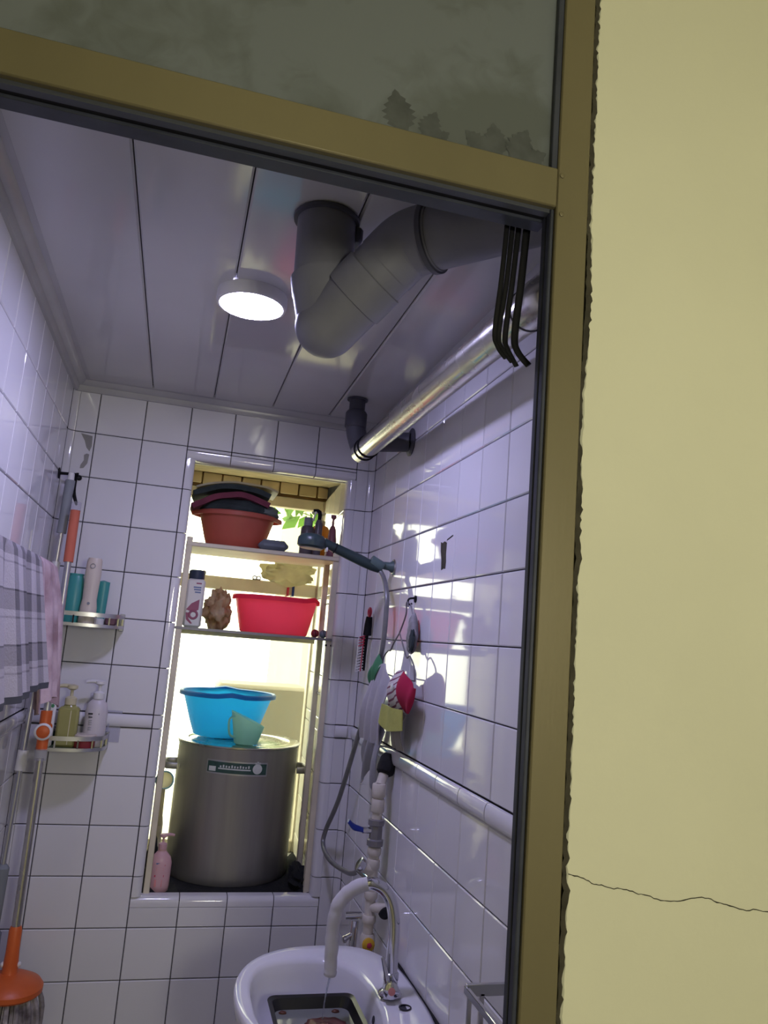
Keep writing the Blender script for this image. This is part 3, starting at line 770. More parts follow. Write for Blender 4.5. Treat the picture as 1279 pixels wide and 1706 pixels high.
for x, m, l in ((.816, M_DKRED, 'small dark red ball on the glass shelf beside the pink basin'), (.8465, M_SOAP, 'small slate ball nearest the right post on the glass shelf')):
    t = thing('massage_ball', (x, .078, ZG), l, 'ball')
    B().ball((x, .078, ZG+.0145), .0145, 20, 14).build('ball', m, t)
    B().ring((x, .078, ZG+.0145), (1, 0, .3), .0140, .0012, 24, 6).build('seam', M_BLACK, t)
# clips and a bag hung along the window rail
for x, w in ((.415, .03), (.64, .034), (.715, .034)):
    t = thing('rail_clip', (x, .594, 1.838), 'dark double-loop clip on the window rail, %s' % ('far left above the detergent cap' if x < .5 else 'nearer the middle' if x < .7 else 'just right of the middle one'), 'clip', 'dark clips on the window rail')
    B().ring((x-w*.25, .60, 1.846), (0, 1, 0), .008, .0025, 16, 6).build('loop', M_VALVE, t)
    B().ring((x+w*.25, .60, 1.846), (0, 1, 0), .008, .0025, 16, 6).build('loop', M_VALVE, t)
    B().box(x-w*.5, x+w*.5, .594, .604, 1.837, 1.842, .001).build('bar', M_VALVE, t)
for x, m, nm in ((.775, M_MARK_R, 'red'), (.797, M_BLUEH, 'blue')):
    t = thing('clothes_peg', (x, .588, 1.80), nm + ' clothes peg clipped over the window rail above the pink basin', 'peg')
    B().box(x-.005, x+.005, .586, .592, 1.782, 1.848, .001).build('jaw', m, t)
    B().box(x-.005, x+.005, .636, .642, 1.782, 1.848, .001).build('jaw', m, t)
    B().box(x-.004, x+.004, .590, .640, 1.840, 1.846, .001).build('spring', M_ALU, t)
lump('plastic_bag', (.765, .55, 1.872), (.105, .035, .048), M_BAGF, 'cream plastic bag slumped on the window rail under the top shelf', 'bag', 21, .45, 2.4, 32, 18)

# ================================================================= STOCK POT on the sill
PC = Vector((.617, .338, .764)); PR = .218; PH = .452
t = thing('stock_pot', PC, 'big brushed steel stock pot filling the window sill', 'pot')
B().lathe([(0, 0), (PR-.015, 0), (PR-.005, .004), (PR-.001, .014), (PR, .03), (PR, PH-.012), (PR+.003, PH-.004), (PR+.003, PH), (PR-.002, PH), (PR-.004, PH-.01), (PR-.004, .02), (0, .015)], PC, (0, 0, 1), 72, cap0=False, cap1=False).build('body', M_POT, t)
lid = B().lathe([(PR+.002, PH), (PR+.007, PH+.002), (PR+.007, PH+.007), (PR+.001, PH+.010), (PR-.03, PH+.010), (PR-.035, PH+.006), (PR-.06, PH+.007), (PR-.065, PH+.011), (.06, PH+.014), (0, PH+.015)], PC, (0, 0, 1), 72, cap0=True, cap1=False).build('lid', M_STEEL, t)
for sg in (-1, 1):
    a0 = PC + Vector((sg*(PR-.002), -.0, .365))
    hd = B()
    hd.tube([a0 + Vector((0, -.055, 0)), a0 + Vector((sg*.022, -.055, 0)), a0 + Vector((sg*.040, -.045, 0)), a0 + Vector((sg*.044, 0, 0)), a0 + Vector((sg*.040, .045, 0)), a0 + Vector((sg*.022, .055, 0)), a0 + Vector((0, .055, 0))], .012, 10, sm=4, flat=(0, 0, 1))
    h = hd.build('handle', M_POT, t)
    for y in (-.055, .055): B().lathe([(.014, 0), (.014, .004), (.006, .006)], a0 + Vector((-sg*.012, y, 0)), (sg, 0, 0), 12).build('rivet_plate', M_POT, h)
# printed label, bent round the pot
def pot_patch(a0, a1, z0, z1, m, name, r=.0006, n=14, par=None, tilt=0):
    b = B(); R = []
    for i in range(n+1):
        a = a0+(a1-a0)*i/n; q = Vector((math.cos(a), math.sin(a), 0)); dz = tilt*(i/n-.5)
        R.append([PC + q*(PR+r) + Vector((0, 0, z0+dz)), PC + q*(PR+r) + Vector((0, 0, z1+dz)), PC + q*(PR-.001) + Vector((0, 0, z1+dz)), PC + q*(PR-.001) + Vector((0, 0, z0+dz))])
    return b.loft(R).build(name, m, par or t)
A = lambda x: -PI/2 + math.asin((x-PC.x)/PR)
lb = pot_patch(A(.497), A(.703), .366, .412, M_ALU, 'label', tilt=-.004)
pot_patch(A(.500), A(.70), .371, .407, M_MARK_G, 'label_print', .0009, par=lb, tilt=-.004)
pot_patch(A(.535), A(.645), .3835, .3875, M_MARK_W, 'label_print', .0012, par=lb, tilt=-.002)
for i in range(11):
    x = .540 + i*.0095; h = (.006, .009, .007)[i % 3]
    pot_patch(A(x), A(x+.005), .390, .390+h, M_MARK_W, 'label_print', .0012, 2, par=lb)
pot_patch(A(.505), A(.527), .376, .392, M_MARK_W, 'label_print', .0012, 4, par=lb)
q = A(.668); B().lathe([(.017, 0), (.017, .0015), (0, .0018)], PC + Vector((math.cos(q), math.sin(q), 0))*(PR-.0003) + Vector((0, 0, .389)), (math.cos(q), math.sin(q), 0), 24).build('label_emblem', M_MARK_W, lb)
for k in (-1, 0, 1):
    q2 = q + k*.035; B().lathe([(.0035, 0), (.0035, .0015), (0, .002)], PC + Vector((math.cos(q2), math.sin(q2), 0))*(PR-.0001) + Vector((0, 0, .411 - abs(k)*.003)), (math.cos(q2), math.sin(q2), 0), 5).build('label_emblem', M_MARK_W, lb)

ZL = PC.z + PH + .0155
t = basin('wash_basin', (.559, .372, ZL), .168, .114, .160, M_BLUE_T, 'translucent sky blue basin standing on the pot lid', M_BLUE, lip=.012, handles=2, ang=PI/2, hs=.008, sy=1)
lump('dark_cloth', (.585, .36, ZL+.035), (.075, .07, .028), M_DARKFAB, 'dark wet cloth lying in the bottom of the sky blue basin', 'cloth', 31, .15)
t = thing('measuring_cup', (.622, .165, ZL), 'pale mint plastic cup with a slanted rim, before the blue basin', 'cup')
R = []; n = 32; o = Vector((.622, .168, ZL))
for k, (r, z) in enumerate([(0, .001), (.040, .001), (.042, .005), (.060, 1.0)]):
    R.append([o + Vector((r*math.cos(2*PI*j/n), r*math.sin(2*PI*j/n), z if z < .5 else 0.086 - .026*math.cos(2*PI*j/n))) for j in range(n)])
B().loft(R, False, False).build('cup_body', M_MINT_T, t)
B().tube([o + Vector((-.050, -.030, .095)), o + Vector((-.068, -.040, .082)), o + Vector((-.062, -.038, .035)), o + Vector((-.040, -.024, .022))], .004, 8, sm=4).build('cup_handle', M_MINT_T, t)

# black rag under the pot
def rag(u, v):
    x = .333 + u*.540; y = .024 + v*.40
    z = .7635 + .005*noise.noise(Vector((x*26, y*26, 2)))*(1 if abs(x-.617) > .22 or y < .1 else .2)
    if v < .06: z -= .004
    ed = min(u, 1-u); 
    if ed < .08 and y > .05: z += (.08-ed)*.5 * (1 if u > .5 else .9)
    return (x, y, z)
tag(B().sheet(rag, 44, 30, .006).build('floor_rag', M_MAT, None, sharp=70), 'black wet rag spread over the window sill under the pot', 'rag')
lump('floor_rag', (.845, .14, .80), (.030, .085, .035), M_MAT, 'black crumpled rag bunched at the right of the pot', 'rag', 41, .4, 3, 24, 16, .768)
lump('floor_rag', (.350, .20, .84), (.018, .10, .075), M_MAT, 'black rag bunched up behind the pink pump bottle', 'rag', 44, .3, 3, 24, 16, .772)
# pink pump bottle
c = (.381, .085, .7675)
t = thing('pump_bottle', c, 'pale pink lotion bottle with a pump standing on the black rag', 'bottle')
B().lathe([(0, 0), (.026, 0), (.031, .005), (.033, .02), (.034, .09), (.029, .108), (.018, .121), (.013, .126), (.013, .134), (0, .134)], c, (0, 0, 1), 32, 1.02, .68).build('body', M_PINKB, t)
pump(t, c, .132, M_PINKB, .95, .15)
def front(t, c, x0, x1, z0, z1, m, d): B().box(c[0]+x0, c[0]+x1, c[1]-d-.0007, c[1]-d+.002, c[2]+z0, c[2]+z1).build('print', m, t)
front(t, c, -.014, -.002, .089, .093, M_MARK_B, .0218); front(t, c, .010, .015, .083, .088, M_MARK_R, .0205)
front(t, c, -.016, .014, .050, .056, M_MARK_R, .0205); front(t, c, -.014, .010, .020, .042, M_MARK_SAL, .0212)
for z in (.070, .075): front(t, c, -.013, .012, z, z+.0015, M_MARK_SAL, .0212)
# small strainer and white dispenser behind the bottle
t = thing('hand_strainer', (.362, .30, .90), 'small blue-rimmed white strainer standing left of the pot', 'strainer')
B().ring((.364, .30, 1.075), (0, 1, 0), .030, .0028, 32, 8).build('rim', mat('pale_blue_rim', (.18, .42, .55), .4), t)
B().lathe([(.029, 0), (.022, .012), (.010, .018), (0, .019)], (.364, .30, 1.075), (0, 1, 0), 28, cap0=False).build('bowl', M_BAGF, t)
B().cyl((.364, .30, 1.046), (.366, .30, .92), .006, 10).build('handle', M_BAGF, t)
t = thing('toilet_brush', (.362, .33, .775), 'cream plastic brush holder between the jamb and the pot', 'brush holder')
B().lathe([(.014, 0), (.017, .01), (.015, .14), (.011, .165), (0, .166)], (.362, .36, .775), (0, 0, 1), 18).build('holder', M_CREAM, t)
B().cyl((.362, .36, .94), (.361, .36, 1.01), .007, 10).build('stick', M_WHITE, t)
# gas hose on the right of the pot
tag(B().tube([(.862, .262, .80), (.866, .250, .86), (.862, .258, .93), (.868, .27, 1.0), (.870, .28, 1.05)], .006, 10, sm=6).build('rubber_hose', M_WIRE, None), 'thin dark rubber hose between the pot and the right jamb', 'hose')

# ================================================================= SHOWER on the right wall
t = thing('hand_shower', (XR, -.378, 1.852), 'dark green hand shower resting in its wall bracket', 'shower head')
B().lathe([(.024, 0), (.025, .003), (.022, .006)], (XR, -.378, 1.852), (-1, 0, 0), 28).build('wall_flange', M_STEEL, t)
B().lathe([(.019, .004), (.018, .010), (.013, .016), (.011, .052)], (XR, -.378, 1.852), (-1, 0, .06), 24).build('bracket_arm', M_SHOWER2, t)
B().lathe([(.017, -.022), (.018, -.02), (.018, .02), (.017, .022)], (.905, -.380, 1.856), (-.62, .0, .30), 20).build('holder_cup', M_SHOWER2, t)
hp = [(.918, -.380, 1.840), (.893, -.380, 1.848), (.86, -.380, 1.860), (.82, -.380, 1.874), (.78, -.380, 1.888), (.755, -.380, 1.897), (.735, -.380, 1.903)]
B().tube(hp, [.0115, .015, .0165, .016, .0150, .014, .016], 20, sm=4).build('handle', M_SHOWER, t)
b = B().ring((.772, -.380, 1.8905), (-.045, 0, .015), .0155, .002, 20, 6); b.build('grip_ring', M_BLACK, t)
B().lathe([(0, .026), (.020, .026), (.034, .022), (.042, .012), (.043, 0), (.042, -.012), (.036, -.017), (0, -.017)], (.698, -.380, 1.900), (.05, -.0, 1), 36).build('head', M_SHOWER, t)
B().lathe([(.034, -.0168), (.034, -.019), (0, -.0195)], (.698, -.380, 1.900), (.05, 0, 1), 32).build('spray_plate', M_VALVE, t)
B().box(.742, .748, -.394, -.366, 1.876, 1.889, .002).build('switch', M_WHITE, t)
HP = [(.917, -.381, 1.838), (.925, -.400, 1.815), (.925, -.440, 1.780), (.925, -.462, 1.726), (.925, -.452, 1.603), (.922, -.375, 1.458), (.917, -.290, 1.344), (.905, -.150, 1.124), (.890, -.05, .995), (.885, -.065, .950), (.89, -.18, .936), (.905, -.36, .955), (.912, -.44, .985)]
tag(B().tube(HP, .0075, 12, sm=10).build('shower_hose', M_HOSE, None), 'grey flexible hose looping from the hand shower down to the tap', 'hose')

# ================================================================= COMB hung on the right wall
t = thing('vent_comb', (.953, -.182, 1.63), 'red and black vent brush hanging on the wall beside the shower hose', 'brush')
y0 = -.182; x0 = .945
R0 = [(x0, y0-.004, 1.728), (x0, y0, 1.70), (x0, y0+.006, 1.655), (x0, y0+.012, 1.61), (x0, y0+.018, 1.545)]
B().ring((x0, y0-.003, 1.715), (1, 0, 0), .013, .0045, 20, 8).build('handle_loop', M_MARK_R, t)
B().tube([(x0, y0-.002, 1.700), (x0, y0+.003, 1.672), (x0, y0+.007, 1.640)], [.010, .013, .014], 12, sm=4).build('grip', M_BLACK, t)
B().tube([(x0, y0+.008, 1.650), (x0-.002, y0+.014, 1.60), (x0, y0+.022, 1.525)], [.006, .007, .005], 10, sm=4).build('spine', M_BLACK, t)
for i in range(13):
    z = 1.640 - i*.0092; f = i/12
    B().tube([(x0+.004, y0+.010+f*.012, z), (x0-.012, y0+.004+f*.012, z-.004), (x0-.030, y0-.004+f*.012, z-.010)], [.0022, .0022, .0016], 6).build('tooth', M_WHITE if i > 3 else M_MARK_R, t)
for s_ in (-.012, -.029):
    B().tube([(x0+s_, y0+.002+s_*.2, 1.634), (x0+s_, y0+.016+s_*.2, 1.522)], .0018, 6).build('side_bar', M_MARK_R if s_ > -.02 else M_WHITE, t)

# ================================================================= WALL HOOK, WIRE HANGER, CLOTHES
t = thing('wall_hook', (XR, -.625, 1.74), 'small black hook stuck to the right wall above the wire hanger', 'hook')
B().lathe([(.010, 0), (.010, .003), (.004, .005)], (XR, -.625, 1.745), (-1, 0, 0), 14).build('base', M_BLACK, t)
B().tube([(XR-.003, -.625, 1.748), (XR-.020, -.628, 1.744), (XR-.024, -.632, 1.734), (XR-.018, -.630, 1.728), (XR-.012, -.628, 1.732)], .0028, 8, sm=4).build('hook', M_BLACK, t)
t = thing('wire_hanger', (.940, -.63, 1.735), 'thin bent grey wire hanger on the black wall hook', 'hanger')
hx = .938
B().tube([(hx, -.640, 1.722), (hx, -.632, 1.735), (hx, -.622, 1.728), (hx, -.625, 1.700), (hx-.004, -.59, 1.650)], .0022, 8, sm=4).build('hook_wire', M_WIRE, t)
B().tube([(hx-.004, -.59, 1.650), (hx-.006, -.545, 1.620), (hx-.008, -.525, 1.600), (hx-.008, -.500, 1.598), (hx-.008, -.455, 1.575), (hx-.008, -.455, 1.535)], .0022, 8, sm=4).build('arm', M_WIRE, t)
B().tube([(hx-.004, -.59, 1.650), (hx-.004, -.64, 1.610), (hx-.004, -.675, 1.585), (hx-.004, -.70, 1.590), (hx-.004, -.745, 1.565), (hx-.004, -.760, 1.53)], .0022, 8, sm=4).build('arm', M_WIRE, t)
B().tube([(hx-.008, -.455, 1.535), (hx-.006, -.60, 1.528), (hx-.004, -.760, 1.53)], .0020, 8).build('lower_wire', M_WIRE, t)
# mesh bath puff
t = thing('bath_puff', (.945, -.665, 1.66), 'grey net scrubbing pouch hanging from the black wall hook', 'scrubber')
b = B().ball((0, 0, 0), 1, 24, 16); b.v = [Vector((.946 + v.x*.013, -.672 + v.y*.030*(1-.35*v.z), 1.650 + v.z*.055)) for v in b.v]
b.v = [v + Vector((noise.noise(v*60)*.003, noise.noise(v*60+Vector((3, 0, 0)))*.004, 0)) for v in b.v]; b.build('pouch', mat('grey_net', (.30, .29, .31), .7, 0, .5, 30, bump=1, bscale=160), t)
B().tube([(.944, -.640, 1.730), (.944, -.655, 1.715), (.945, -.664, 1.702)], .0022, 8, sm=3).build('cord', M_WIRE, t)
lump('dark_scouring_pad', (.938, -.695, 1.630), (.006, .018, .028), M_DARKFAB, 'dark scouring pad stuck against the grey net pouch', 'pad', 51, .3)
# hung clothes
def hang(name, o_y, top_w, bot_w, z1, z0, x, dy, m, label, cat, seed, fold=.008, nf=3, th=.003, scal=0, dx=0):
    def fn(u, v):
        w = top_w + (bot_w-top_w)*v
        y = o_y + dy*v + (.5-u)*w
        z = z1 + (z0-z1)*v - .02*math.cos(u*PI*2)*(1-v)*(top_w/.12) + scal*math.sin(u*PI*3+seed)*v
        xx = x - dx*(1-u) - fold*(math.sin(u*PI*nf*2 + seed + v*1.5)*(.35+.65*v)) - .012*math.sin(v*PI)
        return (xx, y, z)
    return tag(B().sheet(fn, 26, 22, th).build(name, m, None, sharp=70), label, cat)
# a child's white top hangs lowest; green scarf over its shoulder
hang('white_cloth', -.505, .16, .165, 1.535, 1.335, .926, .075, M_WHITECLOTH, 'thin white cloth hanging on the wire hanger behind the hose', 'cloth', 1.0, dx=.016)
hang('gauze_cloth', -.475, .11, .16, 1.395, 1.235, .934, .085, mat('pale_gauze', (.60, .60, .66), .9, 0, .1, 12, translucent=.5), 'pale gauzy cloth, lowest of those hanging on the wire hanger', 'cloth', 2.2, .010, 2, scal=.03, dx=.010)
hang('green_cloth', -.452, .085, .075, 1.572, 1.495, .918, .025, M_GREENCLOTH, 'dark green cloth over the left arm of the wire hanger', 'cloth', .4, .006, 2)
hang('yellow_cloth', -.430, .05, .08, 1.505, 1.425, .928, .03, mat('pale_lime_cloth', (.46, .48, .24), .95, 0, .2, 20, bump=.3), 'pale lime cloth edge peeping from under the green cloth', 'cloth', .9, .005, 2)
# striped sleeve piece
def stripe_mat():
    m = bpy.data.materials.new('red_white_stripe'); m.use_nodes = True
    N = m.node_tree.nodes; L = m.node_tree.links; p = N['Principled BSDF']; p.inputs['Roughness'].default_value = .95
    tc = N.new('ShaderNodeTexCoord'); sp = N.new('ShaderNodeSeparateXYZ'); L.new(tc.outputs['Object'], sp.inputs[0])
    def math_(op, a, b_):
        n = N.new('ShaderNodeMath'); n.operation = op
        for i, v in enumerate((a, b_)):
            if isinstance(v, (int, float)): n.inputs[i].default_value = v
            else: L.new(v, n.inputs[i])
        return n.outputs[0]
    zz_ = math_('ADD', sp.outputs['Z'], math_('MULTIPLY', sp.outputs['Y'], .25))
    fr = math_('FRACT', math_('MULTIPLY', zz_, 62), 0)
    st = math_('GREATER_THAN', fr, .70)
    rd = math_('LESS_THAN', sp.outputs['Y'], -.034)
    m1 = N.new('ShaderNodeMix'); m1.data_type = 'RGBA'; m1.inputs[6].default_value = (.62, .56, .58, 1); m1.inputs[7].default_value = (.20, .06, .11, 1); L.new(st, m1.inputs[0])
    m2 = N.new('ShaderNodeMix'); m2.data_type = 'RGBA'; m2.inputs[7].default_value = (.40, .012, .06, 1); L.new(m1.outputs[2], m2.inputs[6]); L.new(rd, m2.inputs[0])
    L.new(m2.outputs[2], p.inputs['Base Color'])
    return m
t = thing('striped_sock', (.915, -.69, 1.50), 'red and white striped child garment with a yellow-green hem on the hanger', 'garment')
def sock(u, v):
    a = (u-.5)*PI*1.02
    w = .088 + .01*math.sin(v*PI)
    y = -.690 + .012*v*0 + .045*(v-.3) - math.sin(a)*w
    z = 1.553 - .105*v - .040*(math.sin(a))**2*(1-v)
    x = .928 - .030*math.cos(a)*math.sin(PI*min(1, v*.8+.15)) - .003*math.sin(u*22)
    return (x, y, z)
B().sheet(sock, 30, 20, .003).build('striped_body', stripe_mat(), t, sharp=70)
def hem(u, v):
    w = .088 + .016*v
    return (.910 - .012*math.cos((u-.5)*PI) - .004*math.sin(u*9+1), -.655 + .006*v - (u-.5)*2*w, 1.455 - .050*v - .022*(u-.45)*0 - .012*math.sin(u*PI)*v + (.5-u)*.0)
B().sheet(hem, 24, 8, .003).build('hem', M_YELLOWCLOTH, t, sharp=70)
B().lathe([(.009, 0), (.010, .002), (.007, .004), (0, .0045)], (.894, -.700, 1.508), (-1, 0, 0), 14).build('badge', M_MARK_W, t)
hang('grey_cloth', -.645, .10, .075, 1.455, 1.345, .938, 0.01, mat('taupe_cloth', (.34, .32, .29), .95, 0, .2, 14, bump=.4), 'taupe cloth hanging below the striped garment down to the dado', 'cloth', 3.3, .006, 2)

# ================================================================= WATER RISER on the right wall
RX, RY = .922, -.548
t = thing('water_pipe', (RX, RY, .80), 'cream water pipe with fittings climbing the right wall behind the sink', 'pipe')
B().tube([(RX, RY, .80), (RX, RY, 1.20), (RX+.004, RY+.004, 1.235), (RX+.022, RY+.020, 1.285)], .0135, 18, sm=4).build('riser', M_PPR, t)
for z0, z1, r in ((1.165, 1.200, .018), (1.205, 1.240, .019), (1.055, 1.075, .0185), (1.02, 1.045, .0175), (.945, .965, .018), (.885, .905, .0185), (.955, 1.0, .0155)):
    B().lathe([(r*.9, 0), (r, .003), (r, z1-z0-.003), (r*.9, z1-z0)], (RX, RY, z0), (0, 0, 1), 20).build('fitting', M_PPR, t)
B().lathe([(.017, 0), (.024, .006), (.026, .02), (.025, .045), (.019, .055)], (RX+.014, RY+.012, 1.262), (.4, .35, 1), 18).build('black_wrap', M_TAPE, t)
B().lathe([(.019, 0), (.023, .002), (.023, .016), (.018, .019), (.0185, .052), (.023, .055), (.023, .068), (.019, .070)], (RX, RY, 1.078), (0, 0, 1), 8).build('valve_body', M_VALVE, t)
B().cyl((RX, RY, 1.118), (.885, RY, 1.118), .0085, 14).build('valve_stem', M_CHROME, t)
lv = B().tube([(.888, RY, 1.118), (.876, RY, 1.121), (.858, RY-.002, 1.127), (.842, RY-.004, 1.142)], [.009, .010, .012, .008], 10, sm=4, flat=(0, 1, .6)).build('lever', M_BLUEH, t)
B().tube([(RX, RY, 1.015), (.905, RY-.004, 1.02), (.888, RY-.004, 1.03)], [.013, .014, .014], 16, sm=3).build('branch', M_PPR, t)
B().lathe([(.016, 0), (.018, .003), (.018, .016), (.014, .018)], (.895, RY-.004, 1.026), (-.8, 0, .45), 18).build('branch_ring', M_CHROME, t)
B().cyl((RX, RY, .985), (.912, -.448, .985), .010, 14).build('hose_tail', M_CHROME, t)
B().tube([(RX, RY, .925), (RX+.020, RY-.02, .927), (XR-.003, RY-.02, .927)], .0125, 16, sm=3).build('branch', M_PPR, t)
B().lathe([(.016, 0), (.017, .004), (.010, .02)], (XR-.006, RY-.024, .918), (-.3, -.8, .1), 16).build('branch_plug', M_TAPE, t)
B().lathe([(.018, 0), (.020, .004), (.020, .05), (.016, .058)], (RX, RY, .80), (0, 0, 1), 20).build('stop_valve', M_PPR, t)
kn = B().lathe([(.012, 0), (.017, .004), (.017, .010), (.010, .014)], (RX-.004, RY-.018, .838), (.1, -1, .1), 12).build('knob', M_YELK, t)
B().lathe([(.007, .012), (.008, .015), (.004, .017)], (RX-.004, RY-.018, .838), (.1, -1, .1), 5).build('knob_mark', M_MARK_R, kn)
# chrome angle valve
t = thing('angle_valve', (.885, -.53, .86), 'chrome valve with a bar handle left of the cream water pipe', 'valve')
B().cyl((.885, -.53, .78), (.889, -.53, .885), .0105, 16).build('body', M_CHROME, t)
B().cyl((.861, -.53, .897), (.905, -.53, .897), .0095, 16).build('bar_handle', M_CHROME, t)
B().cyl((.886, -.53, .85), (.866, -.535, .843), .007, 12).build('spur', M_CHROME, t)
B().lathe([(.006, 0), (.009, .003), (.009, .010), (.005, .012)], (.868, -.535, .842), (-1, -.2, -.3), 14).build('spur_cap', M_CHROME, t)

# ================================================================= SINK
t = thing('wash_sink', (.79, -.87, 0), 'white ceramic wash basin mounted on the right wall', 'sink')
SC = (.79, -.87); ZR = .845
def outl(a, ax_l=.242, ax_r=.171, by=.275, n_r=3.2, sc=1.0, cx=SC[0]):
    ca, sa = math.cos(a), math.sin(a)
    n = n_r if ca > 0 else 2.25
    ax = ax_r if ca > 0 else ax_l
    r = (abs(ca/ax)**n + abs(sa/by)**n)**(-1/n)
    return (cx + r*ca*sc, SC[1] + r*sa*sc)
def inner(a, sc=1.0):
    ca, sa = math.cos(a), math.sin(a); n = 2.7
    r = (abs(ca/.136)**n + abs(sa/.204)**n)**(-1/n)
    return (.722 + r*ca*sc, -.872 + r*sa*sc)
n = 64; R = []
def ringo(f, z): return [Vector((*f(2*PI*j/n), z)) for j in range(n)]
R.append(ringo(lambda a: inner(a, .05), ZR-.150))
R.append(ringo(lambda a: inner(a, .55), ZR-.145)); R.append(ringo(lambda a: inner(a, .80), ZR-.120))
R.append(ringo(lambda a: inner(a, .935), ZR-.080)); R.append(ringo(lambda a: inner(a, .975), ZR-.030)); R.append(ringo(lambda a: inner(a, .995), ZR-.012)); R.append(ringo(lambda a: inner(a, 1.015), ZR-.003))
mixf = lambda k: (lambda a: tuple(inner(a, 1.04)[i]*(1-k) + outl(a)[i]*k for i in (0, 1)))
def lipz(a): return ZR + .010*max(0, math.cos(a))**1 * 0
R.append(ringo(mixf(.1), ZR)); R.append(ringo(mixf(.55), ZR+.004)); R.append(ringo(mixf(.86), ZR+.006))
R.append(ringo(mixf(.97), ZR+.001)); R.append(ringo(mixf(1.0), ZR-.010))
R.append(ringo(lambda a: outl(a, sc=.985), ZR-.028)); R.append(ringo(lambda a: outl(a, sc=.90), ZR-.07)); R.append(ringo(lambda a: outl(a, sc=.70), ZR-.16)); R.append(ringo(lambda a: outl(a, sc=.34), ZR-.20))
B().loft(R).build('bowl', M_CERAM, t, sharp=75)
B().lathe([(.11, 0), (.085, .05), (.075, .4), (.10, .66)], (.79, -.87, 0), (0, 0, 1), 28).build('pedestal', M_CERAM, t)
B().lathe([(.0, 0), (.012, .0), (.014, .0015), (.014, .003), (.011, .003)], (.906, -.945, ZR+.0035), (0, 0, 1), 20, cap0=False, cap1=False).build('tap_hole', M_MARK_D, t)
B().lathe([(.008, 0), (.008, .001), (0, .001)], (.853, -.893, ZR-.04), (-1, 0, .2), 14).build('overflow', M_MARK_D, t)
# dark sealant line
sl = [(XR-.003, -.62-.03*i, ZR-.002 + .004*noise.noise(Vector((i*.7, 1, 0)))) for i in range(17)]
B().tube(sl, .0035, 6).build('sealant', M_TAPE, t)
# faucet
FB = Vector((.888, -.885, ZR+.006))
t = thing('faucet', FB, 'chrome gooseneck faucet standing on the sink', 'faucet')
B().lathe([(.026, 0), (.027, .003), (.024, .008), (.017, .012), (.016, .03), (.014, .034)], FB, (0, 0, 1), 28).build('base', M_CHROME, t)
B().lathe([(.016, 0), (.017, .002), (.017, .022), (.012, .025)], FB + Vector((-.004, -.014, .020)), (-.15, -1, .1), 18).build('mixer_body', M_CHROME, t)
B().lathe([(.008, .024), (.008, .027), (0, .0275)], FB + Vector((-.004, -.014, .020)), (-.15, -1, .1), 14).build('indicator', M_MARK_SAL, t)
B().tube([FB + Vector((-.012, -.018, .03)), FB + Vector((-.018, -.016, .055)), FB + Vector((-.026, -.014, .082))], [.0065, .0055, .0045], 10, sm=3).build('lever', M_CHROME, t)
gn = [FB + Vector((0, 0, .025)), FB + Vector((.0, .0, .09)), FB + Vector((-.001, 0, .145)), FB + Vector((-.010, .004, .190)), FB + Vector((-.030, .008, .218)), FB + Vector((-.058, .012, .229)), FB + Vector((-.085, .016, .222))]
B().tube(gn, .0138, 20, sm=6).build('gooseneck', M_CHROME, t)
B().lathe([(.016, 0), (.017, .002), (.017, .016), (.0145, .018)], FB + Vector((0, 0, .030)), (0, 0, 1), 20).build('neck_nut', M_CHROME, t)
SPT = gn[-1]
SV = [SPT + Vector((.020, -.003, .006)), SPT + Vector((-.006, .002, -.003)), SPT + Vector((-.034, .004, -.026)), SPT + Vector((-.049, .004, -.056)), SPT + Vector((-.052, .004, -.11)), SPT + Vector((-.050, .004, -.165)), SPT + Vector((-.050, .004, -.185))]
P2, r2 = smooth([Vector(p) for p in SV], 6, [.0150, .0158, .0160, .0152, .0148, .0142, .0145])
P2 = [p + Vector((noise.noise(p*45)*.002, noise.noise(p*45+Vector((5, 0, 0)))*.002, 0)) for p in P2]
r2 = [r*(1+.14*noise.noise(Vector((i*.55, 3, 1)))) for i, r in enumerate(r2)]
tag(B().tube(P2, r2, 18).build('hose_sleeve', M_SLEEVE, None), 'limp white fabric sleeve drooping from the faucet spout', 'hose')
e = P2[-1]
tag(B().tube([e + Vector((.002, 0, .004)), e + Vector((-.003, -.002, -.02)), e + Vector((-.008, -.004, -.055)), e + Vector((-.009, -.004, -.094))], [.003, .0022, .0018, .0018], 8, sm=4).build('water_stream', M_WATER, None), 'thin trickle of water falling into the black tray', 'water')
# black tray with water and dark red meat
TZ = .770
t = thing('black_tray', (.735, -.905, TZ), 'black rectangular tray of water lying in the sink bowl', 'tray')
def rect(x0, x1, y0, y1, z, r=.02, k=4):
    P = []
    for cx, cy, a in ((x1-r, y1-r, 0), (x0+r, y1-r, PI/2), (x0+r, y0+r, PI), (x1-r, y0+r, 1.5*PI)):
        P += [Vector((cx + r*math.cos(a+i/k*PI/2), cy + r*math.sin(a+i/k*PI/2), z)) for i in range(k+1)]
    return P
X0, X1, Y0, Y1 = .630, .832, -1.025, -.780
rr = [rect(X0+.018, X1-.018, Y0+.018, Y1-.018, TZ), rect(X0+.006, X1-.006, Y0+.006, Y1-.006, TZ+.038), rect(X0, X1, Y0, Y1, TZ+.042), rect(X0+.001, X1-.001, Y0+.001, Y1-.001, TZ+.044), rect(X0+.010, X1-.010, Y0+.010, Y1-.010, TZ+.041), rect(X0+.021, X1-.021, Y0+.021, Y1-.021, TZ+.004)]
B().loft(rr).build('tray_body', mat('tray_black', (.02, .02, .022), .3), t)
tw = B().poly(rect(X0+.016, X1-.016, Y0+.016, Y1-.016, TZ+.018), (0, 0, .001))
tag(tw.build('tray_water', mat('murky_water', (.24, .25, .24), .08, 0, .15, 12), None), 'murky grey water standing in the black tray', 'water')
